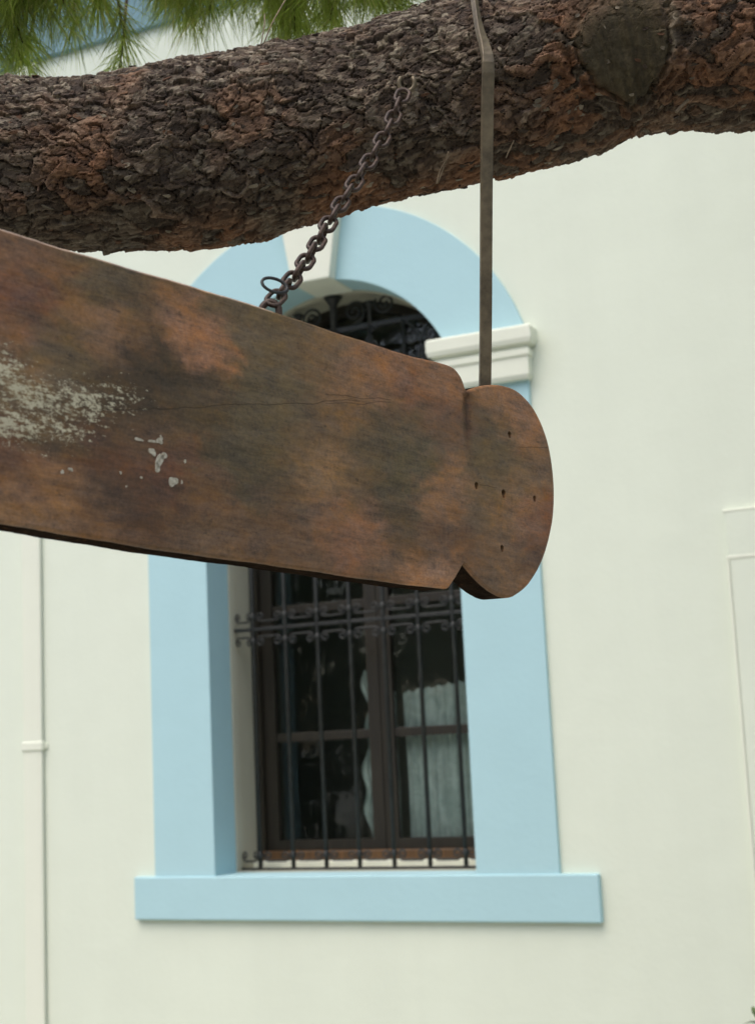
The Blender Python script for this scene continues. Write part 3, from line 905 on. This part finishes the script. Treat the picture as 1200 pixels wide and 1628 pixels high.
def limb():
    # dense where the photograph sees it
    S = np.concatenate([np.arange(0, slen[14 * 3], 0.012), np.arange(slen[14 * 3], slen[14 * 13 + 7], 0.0021), np.arange(slen[14 * 13 + 7], slen[-1] + 0.001, 0.012)])
    NT = 400
    th = np.linspace(0, 2 * math.pi, NT, endpoint=False)
    P = np.stack([np.interp(S, slen, axp[:, k]) for k in range(3)], 1)
    Rr = np.interp(S, slen, axr)
    T = np.gradient(P, axis=0)
    T /= np.linalg.norm(T, axis=1)[:, None]
    k = np.ones(9) / 9
    upv = np.array([0, 0, 1.0])
    A = upv - T * (T @ upv)[:, None]
    A /= np.linalg.norm(A, axis=1)[:, None]
    Bv = np.cross(T, A)
    SS, TT = np.meshgrid(S, th, indexing='ij')
    tn = TT / (2 * math.pi)
    def fbm(sx, ny, seed):
        return (vnoise(SS * sx, tn * ny, seed, ny) + 0.5 * vnoise(SS * sx * 2, tn * ny * 2, seed + 1, ny * 2) + 0.25 * vnoise(SS * sx * 4, tn * ny * 4, seed + 2, ny * 4)) / 1.75 - 0.5
    wx, wy = fbm(22, 20, 11), fbm(22, 20, 21)
    # plates of three sizes
    a1, a2, ac, al = worley(SS * 19 + wx * 2.4, tn * 34 + wy * 2.6, 31, 34)
    b1, b2, bc, bl = worley(SS * 62 + wx * 2.6, tn * 100 + wy * 2.6, 41, 100)
    c1, c2, cc_, cl_ = worley(SS * 150 + wx * 4, tn * 200 + wy * 4, 51, 200)
    sm = lambda v, e: np.clip(v / e, 0, 1)
    rough_z = np.clip(fbm(7, 6, 61) * 2.2 + 0.55, 0, 1)        # where the bark is broken small
    h = 0.030 * fbm(5, 5, 71) + 0.014 * fbm(14, 12, 81) + 0.003 * fbm(60, 60, 85)
    h += 0.0075 * (sm(a2 - a1, 0.07) - 0.85) * (1 - 0.4 * rough_z) + 0.0050 * (ac - 0.5) + 0.0035 * al
    h += 0.0018 * (sm(b2 - b1, 0.10) - 0.8) + 0.0027 * (bc - 0.5) + 0.0020 * bl
    h += 0.0004 * (sm(c2 - c1, 0.2) - 0.7) + 0.0013 * (cc_ - 0.5)
    # knot: a pruned branch scar with its healed collar
    K = np.array([-0.452, -3.752, 2.503])
    i0 = np.argmin(((P - K) ** 2).sum(1))
    dv = K - P[i0]
    th0 = math.atan2(dv @ Bv[i0], dv @ A[i0])
    ds = SS - S[i0]
    dt = ((TT - th0 + math.pi) % (2 * math.pi) - math.pi) * Rr[i0]
    # shield shape, pointed towards the underside
    low = np.sign(math.sin(1e-9) + 1) * 0 + dt * (1 if th0 < 0 else -1)     # positive = towards the top
    wdt = 0.066 * (1 + 0.35 * np.clip(low / 0.07, -1.6, 0.6))
    kd = np.sqrt((ds / np.clip(wdt, 0.012, 1)) ** 2 + ((low - 0.005) / 0.075) ** 2)
    kd = kd + 0.38 * fbm(26, 26, 95) + 0.12 * fbm(110, 110, 97)
    ins = 1 / (1 + np.exp((kd - 1.0) / np.where(low > 0.02, 0.16, 0.07)))
    ring = np.exp(-((kd - 1.10) / 0.09) ** 2)
    ring2 = np.exp(-((kd - 1.42) / 0.10) ** 2) * (low < 0.03)
    h = h * (1 - ins * 0.85) + ins * (0.014 + 0.007 * fbm(90, 8, 91) - 0.010 * np.clip(1 - kd, 0, 1)) + 0.009 * ring * (low < 0.04) + 0.008 * ring2
    h = h - 0.006 * np.exp(-((kd - 0.98) / 0.06) ** 2)
    RR = Rr[:, None] + h
    X = P[:, None, :] + (A[:, None, :] * np.cos(TT)[..., None] + Bv[:, None, :] * np.sin(TT)[..., None]) * RR[..., None]
    n_s = len(S)
    idx = np.arange(n_s * NT).reshape(n_s, NT)
    q = np.stack([idx[:-1], np.roll(idx, -1, 1)[:-1], np.roll(idx, -1, 1)[1:], idx[1:]], -1).reshape(-1, 4)
    me = bpy.data.meshes.new('limb')
    me.vertices.add(n_s * NT)
    me.vertices.foreach_set('co', X.reshape(-1))
    me.loops.add(len(q) * 4)
    me.loops.foreach_set('vertex_index', q.reshape(-1)[::-1].copy())
    me.polygons.add(len(q))
    me.polygons.foreach_set('loop_start', np.arange(0, len(q) * 4, 4))
    me.polygons.foreach_set('loop_total', np.full(len(q), 4))
    me.polygons.foreach_set('use_smooth', np.zeros(len(q), bool))
    me.update()
    # bark colours: grey weathered scales, brown body, red inner bark where scales fell off
    dk, br, gy, tan = [np.array(lin(*c)) for c in ((50, 43, 37), (84, 70, 57), (112, 104, 90), (146, 136, 116))]
    red, orr = np.array(lin(106, 72, 50)), np.array(lin(142, 98, 66))
    grn = np.array(lin(74, 66, 47))
    fresh = np.clip((fbm(9, 8, 101) * 2.4 + 0.12 + 0.55 * (-np.cos(TT)) * np.clip((SS - S[i0] + 0.75) * 3, 0, 1)) * 1.2, 0, 1)
    mixv = np.clip(0.15 + 0.9 * bc * (0.35 + cc_ * 0.9), 0, 1)[..., None]
    C = dk + (br - dk) * np.clip(mixv * 1.6, 0, 1)
    C = C + (gy - C) * (np.clip((bc - 0.45) * 1.9, 0, 1) * (0.3 + 0.7 * cc_))[..., None] * 0.8
    C = C * (0.75 + 0.55 * cc_)[..., None]
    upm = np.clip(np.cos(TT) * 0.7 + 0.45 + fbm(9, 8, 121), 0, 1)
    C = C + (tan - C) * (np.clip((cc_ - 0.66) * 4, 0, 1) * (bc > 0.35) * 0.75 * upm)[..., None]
    C = C * (0.78 + 0.5 * ac)[..., None] * 1.05
    rr_ = (fresh * (ac > 0.35) * np.clip(0.3 + bc, 0, 1))[..., None]
    C = C + (red + (orr - red) * cc_[..., None] - C) * rr_ * 0.78
    gi = ins[..., None]
    Ck = grn * (0.35 + 0.5 * vnoise(ds * 190 + 50, low * 22 + 20, 7) + 0.5 * vnoise(ds * 420 + 50, low * 260 + 20, 8))[..., None]
    C = C * (1 - gi) + Ck * gi
    rim = (np.exp(-((kd - 1.04) / 0.06) ** 2) * (low > -0.01) * (ds > 0.0))[..., None]
    C = C + (tan * 0.8 - C) * rim * 0.6
    cola = np.ones((n_s * NT, 4))
    cola[:, :3] = C.reshape(-1, 3)
    a_ = me.color_attributes.new('bark', 'FLOAT_COLOR', 'POINT')
    a_.data.foreach_set('color', cola.ravel())
    return me, S, P, A, Bv, Rr, T, X

def bark_material(name, attr=True):
    m, nt, bs = new_mat(name)
    co = objco(nt)
    n1 = noise(nt, co, 90, 5, 0.7)
    n2 = noise(nt, co, 380, 3, 0.7)
    if attr:
        base = node(nt, 'ShaderNodeVertexColor', layer_name='bark').outputs[0]
    else:
        vo = node(nt, 'ShaderNodeTexVoronoi', {'Vector': objco(nt, (30, 30, 18)), 'Scale': 1.0})
        base = ramp(nt, vo.outputs['Distance'], [(0.1, lin(104, 90, 74)), (0.7, lin(44, 37, 31))])
        n2 = mth(nt, 'MULTIPLY_ADD', vo.outputs['Distance'], -3.0, n2)
    val = mth(nt, 'MULTIPLY_ADD', mth(nt, 'ADD', n1, noise(nt, co, 25, 4, 0.6)), 1.1, -0.08)
    hs = node(nt, 'ShaderNodeHueSaturation', {'Color': base, 'Value': val})
    nt.links.new(hs.outputs[0], bs.inputs['Base Color'])
    bs.inputs['Roughness'].default_value = 0.85
    bs.inputs['Specular IOR Level'].default_value = 0.3
    bump(nt, bs, mth(nt, 'ADD', n2, n1), 0.003, 0.8)
    return m

M_BARK = bark_material('pine_bark')
M_BARK2 = bark_material('pine_trunk_bark', False)
limb_me, LS, LP, LA, LB, LR, LT, LX = limb()
limb_o = tp(link('limb', limb_me, M_BARK))
tag(limb_o, 'thick scaly brown limb with a green pruned knot')

def on_limb(s_i, th, out=0.0):
    return Vector(LP[s_i] + (LA[s_i] * math.cos(th) + LB[s_i] * math.sin(th)) * (LR[s_i] + out))

# loose bark scales that stand proud of the limb
v, f, cols = [], [], []
vis = [i for i in range(len(LS)) if -1.75 < LP[i][0] < 0.1]
pal = [lin(70, 60, 50), lin(108, 100, 86), lin(138, 128, 110), lin(92, 66, 48), lin(58, 48, 40), lin(100, 74, 54)]
for _ in range(1700):
    i = random.choice(vis)
    th = random.uniform(0, 2 * math.pi)
    ctr = Vector(LX[i, int(th / (2 * math.pi) * 400) % 400])
    nrm = (ctr - Vector(LP[i])).normalized()
    ctr = ctr + nrm * random.uniform(-0.0010, 0.0006)
    t = Vector(LT[i])
    t = (t + nrm.cross(t) * random.gauss(0, 0.45)).normalized()
    nrm = (nrm + t * random.gauss(0.0, 0.15) + nrm.cross(t) * random.gauss(0, 0.15)).normalized()
    bnr = nrm.cross(t).normalized()
    L, W = random.uniform(0.004, 0.010), random.uniform(0.002, 0.0045)
    s = len(v)
    k = 6
    rr = [random.uniform(0.65, 1.15) for _ in range(k)]
    for q, hh in ((1.0, 0.0), (0.93, 0.0011)):
        for j in range(k):
            a = 2 * math.pi * j / k
            p = ctr + t * (L * q * rr[j] * math.cos(a)) + bnr * (W * q * rr[j] * math.sin(a)) + nrm * (hh - 0.0012 * math.cos(a) ** 2)
            v.append(p)
    f += [(s + j, s + (j + 1) % k, s + k + (j + 1) % k, s + k + j) for j in range(k)]
    f.append(tuple(range(s + k, s + 2 * k)))
    f.append(tuple(reversed(range(s, s + k))))
    c = random.choices(pal, [3, 4, 2, 2, 3, 1])[0]
    cols += [(*c, 1.0)] * (2 * k)
fl_o = mesh_obj('bark_scales', v, f, M_BARK, kind='stuff')
a_ = fl_o.data.color_attributes.new('bark', 'FLOAT_COLOR', 'POINT')
a_.data.foreach_set('color', np.array(cols).ravel())
fl_o.data.transform(TINV)
fl_o.parent = limb_o

# trunk
tr_pts = [(1.30, -3.08, 0.0), (1.33, -3.09, 0.25), (1.36, -3.1, 0.9), (1.36, -3.1, 1.8), (1.34, -3.08, 2.6), (1.40, -3.05, 3.6), (1.46, -3.0, 4.8), (1.44, -2.95, 6.0), (1.5, -2.95, 7.4)]
tr_r = [0.40, 0.33, 0.29, 0.28, 0.27, 0.22, 0.18, 0.13, 0.05]
tr_c = catmull(tr_pts, 6)
tr_rr = [x[0] for x in catmull([(r,) for r in tr_r], 6)]
vv, ff = tube_data([tuple(p) for p in tr_c], tr_rr, 48)
vv = [p + Vector((random.gauss(0, 0.006), random.gauss(0, 0.006), 0)) for p in vv]
tp(finish(mesh_obj('trunk', vv, ff, M_BARK2, smooth=True)))

# needles
m, nt, bs = new_mat('pine_needles')
geo = node(nt, 'ShaderNodeNewGeometry')
oi = noise(nt, objco(nt), 14, 3, 0.6)
vcol = node(nt, 'ShaderNodeVertexColor', layer_name='needle').outputs[0]
hs = node(nt, 'ShaderNodeHueSaturation', {'Color': vcol, 'Value': mth(nt, 'MULTIPLY_ADD', oi, 0.9, 0.55)})
nt.links.new(hs.outputs[0], bs.inputs['Base Color'])
bs.inputs['Roughness'].default_value = 0.5
bs.inputs['Subsurface Weight'].default_value = 0.0
tl = node(nt, 'ShaderNodeBsdfTranslucent', {'Color': hs.outputs[0]})
mx = node(nt, 'ShaderNodeMixShader', {0: 0.6, 1: bs.outputs[0], 2: tl.outputs[0]})
nt.links.new(mx.outputs[0], nt.nodes['Material Output'].inputs[0])
M_NEEDLE = m

def needles(shoots, per, length, width, spread, seed):
    """shoots: (base, dir, shoot length). every needle a slim three sided spike"""
    r = np.random.default_rng(seed)
    V, F, Cc = [], [], []
    base_i = 0
    g0, g1, g2 = np.array(lin(158, 180, 80)), np.array(lin(216, 230, 134)), np.array(lin(224, 222, 156))
    for (b0, d0, sl) in shoots:
        b0, d0 = np.array(b0, float), np.array(d0, float)
        d0 /= np.linalg.norm(d0)
        t = r.random(per)
        st_ = b0 + d0 * (t * sl)[:, None]
        rv = r.standard_normal((per, 3))
        rv -= d0 * (rv @ d0)[:, None]
        rv /= np.linalg.norm(rv, axis=1)[:, None]
        a = r.uniform(spread * 0.4, spread, per)
        nd = d0 * np.cos(a)[:, None] + rv * np.sin(a)[:, None]
        ln = length * r.uniform(0.7, 1.15, per)
        tip = st_ + nd * ln[:, None] + np.array([0, 0, -0.22]) * (ln ** 1.0)[:, None] * r.uniform(0.2, 1, per)[:, None]
        mid = st_ + nd * (ln * 0.5)[:, None]
        s1 = np.cross(nd, r.standard_normal((per, 3)))
        s1 /= np.linalg.norm(s1, axis=1)[:, None]
        s2 = np.cross(nd, s1)
        w = width
        vs = np.stack([st_ + s1 * w * 0.6, st_ - s1 * w * 0.3 + s2 * w * 0.5, st_ - s1 * w * 0.3 - s2 * w * 0.5,
                       mid + s1 * w * 0.6, mid - s1 * w * 0.3 + s2 * w * 0.5, mid - s1 * w * 0.3 - s2 * w * 0.5, tip], 1)
        V.append(vs.reshape(-1, 3))
        o = base_i + np.arange(per)[:, None] * 7
        tri = np.array([[0, 1, 4], [0, 4, 3], [1, 2, 5], [1, 5, 4], [2, 0, 3], [2, 3, 5], [3, 4, 6], [4, 5, 6], [5, 3, 6]])
        F.append((o[:, None, :] + tri[None]).reshape(-1, 3))
        base_i += per * 7
        mixk = r.random(per)[:, None]
        cN = g0 + (g1 - g0) * mixk
        cN = np.where(r.random(per)[:, None] < 0.08, g2, cN)
        Cc.append(np.repeat(cN, 7, 0))
    V, F, Cc = np.concatenate(V), np.concatenate(F), np.concatenate(Cc)
    me = bpy.data.meshes.new('needles')
    me.vertices.add(len(V))
    me.vertices.foreach_set('co', V.ravel())
    me.loops.add(F.size)
    me.loops.foreach_set('vertex_index', F.ravel())
    me.polygons.add(len(F))
    me.polygons.foreach_set('loop_start', np.arange(0, F.size, 3))
    me.polygons.foreach_set('loop_total', np.full(len(F), 3))
    me.update()
    a_ = me.color_attributes.new('needle', 'FLOAT_COLOR', 'POINT')
    cc = np.ones((len(V), 4))
    cc[:, :3] = Cc
    a_.data.foreach_set('color', cc.ravel())
    return me

# the spray of foliage behind and above the limb
# line of the hanging tips, from the left end to the right end
FA, FB = np.array([-1.70, -3.72, 2.90]), np.array([-0.84, -3.32, 2.90])
shoots = []
r = np.random.default_rng(5)
twig_paths = []
low_by_t = [(0.0, -0.06), (0.16, -0.035), (0.30, -0.015), (0.38, 0.02), (0.50, 0.03), (0.60, 0.0), (0.70, -0.025), (0.80, -0.010), (0.92, 0.02), (1.0, 0.035)]
for k in range(135):
    t = r.random()
    p = FA + (FB - FA) * t
    lo = np.interp(t, [q[0] for q in low_by_t], [q[1] for q in low_by_t])
    p = p + np.array([r.normal(0, 0.02), r.normal(0.04, 0.10), 0.075 + lo + abs(r.normal(0, 0.11))])
    d = np.array([r.normal(-0.25, 0.35), r.normal(-0.1, 0.35), -1.0 + r.normal(0, 0.25)])
    sl = r.uniform(0.05, 0.10)
    shoots.append((p, d, sl))
    twig_paths.append((p - d / np.linalg.norm(d) * 0.15 + np.array([0, 0, 0.05]), p, p + d / np.linalg.norm(d) * sl))
spray_me = needles(shoots, 95, 0.095, 0.0011, rad(50), 3)
tp(link('foliage_spray', spray_me, M_NEEDLE, kind='stuff', label='drooping green needle tufts above the limb'))
v, f = [], []
for a, b2, c in twig_paths:
    vv, ff = tube_data([tuple(a), tuple(b2), tuple(c)], [0.004, 0.003, 0.0015], 5, base=len(v))
    v += vv
    f += ff
tp(mesh_obj('twigs', v, f, M_BARK2, kind='stuff'))

# the crown overhead, out of the picture, that shades the yard
shoots = []
limbs = []
for k in range(26):
    z = r.uniform(3.5, 6.8)
    an = r.uniform(0, 2 * math.pi)
    ln = r.uniform(1.2, 2.6) * (1.15 - (z - 3.5) / 5)
    a = np.array([1.42, -3.05, z - 0.3])
    e = a + np.array([math.cos(an) * ln, math.sin(an) * ln * 0.8, 0.35])
    if e[1] > -1.9:
        e[1] = -1.9 - r.random() * 0.4
    limbs.append((a, (a + e) / 2 + np.array([0, 0, 0.12]), e))
    for q in range(34):
        t = r.uniform(0.3, 1.05)
        p = a + (e - a) * t + r.normal(0, 0.16, 3)
        if p[2] < 3.35:
            p[2] = 3.35 + r.random() * 0.3
        shoots.append((p, r.normal(0, 1, 3) + np.array([0, 0, 0.2]), 0.14))
# extra unseen branches on the wall side, added to dim the wall's right
for k in range(22):
    a = np.array([1.42, -3.05, r.uniform(3.9, 5.2)])
    e = np.array([r.uniform(-0.6, 2.6), r.uniform(-2.1, -1.0), r.uniform(4.4, 6.2)])
    limbs.append((a, (a + e) / 2 + np.array([0, 0, 0.15]), e))
    for q in range(44):
        t = r.uniform(0.35, 1.05)
        p = a + (e - a) * t + r.normal(0, 0.17, 3)
        p[2] = max(p[2], 4.3)
        shoots.append((p, r.normal(0, 1, 3) + np.array([0, 0, -0.2]), 0.14))
tp(link('crown', needles(shoots, 30, 0.13, 0.0036, rad(65), 9), M_NEEDLE, kind='stuff', label='needle crown high above the limb'))
for a, b2, c in limbs:
    pts = catmull([a, b2, c], 5)
    tp(tube('branch', [tuple(p) for p in pts], list(np.linspace(0.05, 0.012, len(pts))), M_BARK2, seg=8))

# dry needles and shreds caught on the bark
m, nt, bs = new_mat('dry_needle')
bs.inputs['Base Color'].default_value = (*lin(120, 104, 80), 1)
nt.links.new(ramp(nt, noise(nt, objco(nt), 60, 3), [(0.3, lin(96, 82, 62)), (0.7, lin(140, 122, 96))]), bs.inputs['Base Color'])
bs.inputs['Roughness'].default_value = 0.7
M_DRY = m
for pts, rr in (
        ([(-0.700, -3.790, 2.405), (-0.709, -3.786, 2.388), (-0.722, -3.782, 2.366)], 0.0011),
        ([(-0.700, -3.788, 2.400), (-0.713, -3.790, 2.383), (-0.720, -3.792, 2.362)], 0.0008),
        ([(-0.620, -3.745, 2.420), (-0.628, -3.744, 2.408), (-0.634, -3.743, 2.398)], 0.0010),
        ([(-0.395, -3.655, 2.462), (-0.405, -3.660, 2.452), (-0.412, -3.662, 2.445)], 0.0025),
        ([(-0.920, -3.905, 2.570), (-0.908, -3.900, 2.600), (-0.897, -3.880, 2.640)], 0.0010),
        ([(-0.925, -3.905, 2.568), (-0.922, -3.898, 2.600), (-0.928, -3.885, 2.625)], 0.0009),
        ([(-0.545, -3.79, 2.585), (-0.520, -3.77, 2.615), (-0.500, -3.74, 2.640)], 0.0010)):
    tw = tube('dry_needle', [tuple(p) for p in catmull(pts, 5)], rr, M_DRY, seg=5)
    tw.data.transform(TINV)
    tw.parent = limb_o


# ------------------------------------------------------------------ flat steel hanger bar
def ribbon(name, pts, wdirs, w, t, mat, **kw):
    v, f = [], []
    P = [Vector(p) for p in pts]
    for i, p in enumerate(P):
        tg = (P[min(i + 1, len(P) - 1)] - P[max(i - 1, 0)]).normalized()
        wd = Vector(wdirs[i])
        wd = (wd - tg * wd.dot(tg)).normalized()
        td = tg.cross(wd)
        ww = w[i] if isinstance(w, list) else w
        v += [p + wd * ww / 2 + td * t / 2, p - wd * ww / 2 + td * t / 2, p - wd * ww / 2 - td * t / 2, p + wd * ww / 2 - td * t / 2]
    for i in range(len(P) - 1):
        for k in range(4):
            k2 = (k + 1) % 4
            f.append((4 * i + k, 4 * i + k2, 4 * i + 4 + k2, 4 * i + 4 + k))
    f += [(3, 2, 1, 0), tuple(4 * (len(P) - 1) + k for k in range(4))]
    return finish(mesh_obj(name, v, f, mat, **kw), 0.0012, 2)
foot = Vector((-0.6862, -3.7445, 2.052))
bend = Vector((-0.6150, -3.8480, 2.4896))
pts = [foot + (bend - foot) * (i / 10) + Vector((0.0004, 0.0, 0)) * math.sin(i * 0.7) for i in range(11)]
pts += [Vector(p) for p in ((-0.6205, -3.8400, 2.5173), (-0.6299, -3.8300, 2.5478), (-0.6400, -3.8120, 2.5850), (-0.6520, -3.7850, 2.630), (-0.6680, -3.7400, 2.675), (-0.690, -3.685, 2.695), (-0.712, -3.625, 2.680), (-0.724, -3.575, 2.640), (-0.728, -3.555, 2.590))]
wd0 = Vector((0.80, 0.58, -0.04))
wds, ww = [], []
for i in range(len(pts)):
    k = max(0.0, min(1.0, (i - 10) / 3.0))
    wds.append(wd0.lerp(Vector((0.35, 0.95, 0.0)), k))
    ww.append(0.0160 - 0.0080 * k)
pts2 = catmull(pts, 3)
wds2 = catmull(wds, 3)
ww2 = [float(x[0]) for x in catmull([(x,) for x in ww], 3)]
ribbon('hanger_bar', pts2, wds2, ww2, 0.0085, M_BAR, label='straight flat steel bar from the limb down to the rounded board end', cat='metal bar')


# ------------------------------------------------------------------ chain
chain = empty('chain', 'rusty iron link chain from the limb to the top of the board', 'chain', loc=(-0.729, -3.849, 2.492))
CINV = Matrix.Translation((0.729, 3.849, -2.492))
def to_chain(o):
    o.data.transform(CINV)
    o.parent = chain
    return o
c0, c1 = Vector((-0.7300, -3.8640, 2.4720)), BM @ Vector((-0.436, 0.018, 0.1640))
NL = 21
path = []
for i in range(NL + 1):
    t = i / NL
    p = c0.lerp(c1, t) + Vector((0, 0, -0.040)) * 4 * t * (1 - t) * 0.5 + Vector((0.004, 0, 0)) * math.sin(t * 9)
    path.append(p)
def link_mesh(Lh, Wh, wire):
    pts = []
    for i in range(12):
        a = -math.pi / 2 + math.pi * i / 11
        pts.append((Lh - Wh + Wh * math.cos(a), Wh * math.sin(a), 0))
    for i in range(12):
        a = math.pi / 2 + math.pi * i / 11
        pts.append((-(Lh - Wh) + Wh * math.cos(a), Wh * math.sin(a), 0))
    v, f = tube_data(pts, wire, 8, closed=True)
    me = bpy.data.meshes.new('link')
    me.from_pydata([tuple(p) for p in v], [], f)
    me.polygons.foreach_set('use_smooth', [True] * len(me.polygons))
    me.materials.append(M_CHAIN)
    return me
pitch = sum((path[i + 1] - path[i]).length for i in range(NL)) / NL
lm = link_mesh(pitch / 2 + 0.0028, 0.0086, 0.0029)
for i in range(NL):
    a, b2 = path[i], path[i + 1]
    tg = (b2 - a).normalized()
    side = fwd.cross(tg).normalized()
    roll = rad((8 if i % 2 == 0 else 98) + random.uniform(-10, 10))
    yv = side * math.cos(roll) + tg.cross(side) * math.sin(roll)
    zv = tg.cross(yv)
    mid = (a + b2) / 2 - Vector((-0.729, -3.849, 2.492))
    o = link('link', lm, M_CHAIN, chain)
    o.matrix_local = Matrix(((tg.x, yv.x, zv.x, mid.x), (tg.y, yv.y, zv.y, mid.y), (tg.z, yv.z, zv.z, mid.z), (0, 0, 0, 1)))
# eye driven into the limb
ev = []
ec = Vector((-0.7295, -3.8560, 2.4860))
for i in range(17):
    a = rad(-215 + 250 * i / 16)
    ev.append(ec + right * 0.0105 * math.cos(a) + up * 0.0115 * math.sin(a))
ev = [ev[0] + fwd * 0.05 + up * 0.01] + ev + [ev[-1] + fwd * 0.05 + up * 0.01]
to_chain(tube('eye', [tuple(p) for p in ev], 0.0030, M_BAR, seg=8))
# staple in the top of the board and the thin spare ring beside it
sv = []
for dx, dz in ((-0.010, -0.030), (-0.010, 0.012), (-0.008, 0.022), (0.0, 0.027), (0.008, 0.022), (0.010, 0.012), (0.010, -0.030)):
    sv.append(BM @ Vector((-0.436 + dx * 0.7, 0.018 - dx * 0.7, 0.1385 + dz)))
to_chain(tube('staple', [tuple(p) for p in catmull(sv, 4)], 0.0042, M_CHAIN, seg=8))
rc = Vector((-0.7710, -4.1750, 2.1220))
rv = []
for i in range(28):
    a = 2 * math.pi * i / 28
    rv.append(rc + (right * 0.92 - up * 0.30 + fwd * 0.25) * 0.0150 * math.cos(a) + (up * 0.75 + fwd * 0.6 + right * 0.2) * 0.0105 * math.sin(a))
to_chain(tube('ring', [tuple(p) for p in rv], 0.0019, M_GRILLE, seg=8, closed=True))


# ------------------------------------------------------------------ shrub in the corner
m, nt, bs = new_mat('shrub_leaf')
nt.links.new(ramp(nt, noise(nt, objco(nt), 18, 4), [(0.3, lin(44, 66, 34)), (0.7, lin(86, 108, 58))]), bs.inputs['Base Color'])
bs.inputs['Roughness'].default_value = 0.45
M_LEAF = m
SX, SY = -0.80, -0.62
shrub = empty('shrub', 'small dark green leafy shrub at the foot of the wall', 'shrub', loc=(SX, SY, 0))
r = np.random.default_rng(12)
lv, lf = [], []
for k in range(11):
    an, le = r.uniform(0, 2 * math.pi), r.uniform(0.10, 0.24)
    topz = r.uniform(0.48, 0.70)
    if k == 0:
        an, le, topz = math.pi * 1.02, 0.235, 0.690
    tipp = np.array([math.cos(an) * le, math.sin(an) * le, topz])
    pts = catmull([(0.02 * math.cos(an), 0.02 * math.sin(an), 0), tipp * np.array([0.35, 0.35, 0.55]), tipp], 5)
    tube('stem', [tuple(p) for p in pts], list(np.linspace(0.009, 0.003, len(pts))), M_BARK2, shrub, seg=6)
    for q in range(26):
        t = r.uniform(0.3, 1.0)
        i = min(int(t * (len(pts) - 1)), len(pts) - 2)
        b0 = pts[i] + (pts[i + 1] - pts[i]) * (t * (len(pts) - 1) - i)
        d = r.normal(0, 1, 3) * np.array([1, 1, 0.5]) + np.array([0, 0, 0.35])
        d /= np.linalg.norm(d)
        sd_ = np.cross(d, r.normal(0, 1, 3))
        sd_ /= np.linalg.norm(sd_)
        nn_ = np.cross(d, sd_)
        L, W = r.uniform(0.045, 0.075), r.uniform(0.010, 0.016)
        s0 = len(lv)
        prof = [(0, 0.15), (0.25, 0.8), (0.5, 1.0), (0.78, 0.65), (1.0, 0.05)]
        for (u_, w_) in prof:
            c_ = b0 + d * L * u_ - np.array([0, 0, 0.25]) * L * u_ * u_
            lv += [c_ + sd_ * W * w_ + nn_ * 0.004 * w_, c_, c_ - sd_ * W * w_ + nn_ * 0.004 * w_]
        for j in range(4):
            a0 = s0 + 3 * j
            lf += [(a0, a0 + 1, a0 + 4, a0 + 3), (a0 + 1, a0 + 2, a0 + 5, a0 + 4)]
mesh_obj('leaves', lv, lf, M_LEAF, shrub, kind='stuff')


# ------------------------------------------------------------------ trees across the yard, seen only in the panes
m, nt, bs = new_mat('far_foliage')
nt.links.new(ramp(nt, noise(nt, objco(nt), 1.5, 5), [(0.3, (0.02, 0.035, 0.012)), (0.7, (0.07, 0.10, 0.035))]), bs.inputs['Base Color'])
bs.inputs['Roughness'].default_value = 0.7
r = np.random.default_rng(77)
lv, lf = [], []
for k in range(9000):
    x = r.uniform(-22, 16)
    top = 8.0 + 2.2 * math.sin(x * 0.9) + 1.2 * math.sin(x * 2.3 + 1)
    z = top * (1 - r.random() ** 1.6 * 0.98)
    p = np.array([x, -17.0 + r.normal(0, 1.1), z])
    d = r.normal(0, 1, 3)
    d /= np.linalg.norm(d)
    e = np.cross(d, r.normal(0, 1, 3))
    e /= np.linalg.norm(e)
    L, W = r.uniform(0.25, 0.5), r.uniform(0.15, 0.3)
    s0 = len(lv)
    nn_ = np.cross(d, e) * 0.06
    lv += [p - d * L, p + e * W + nn_, p + d * L, p - e * W + nn_, p - nn_]
    lf += [(s0, s0 + 1, s0 + 4), (s0 + 1, s0 + 2, s0 + 4), (s0 + 2, s0 + 3, s0 + 4), (s0 + 3, s0, s0 + 4)]
mesh_obj('tree_belt', lv, lf, m, kind='stuff', label='dark green belt of trees across the yard behind the viewer', cat='trees')
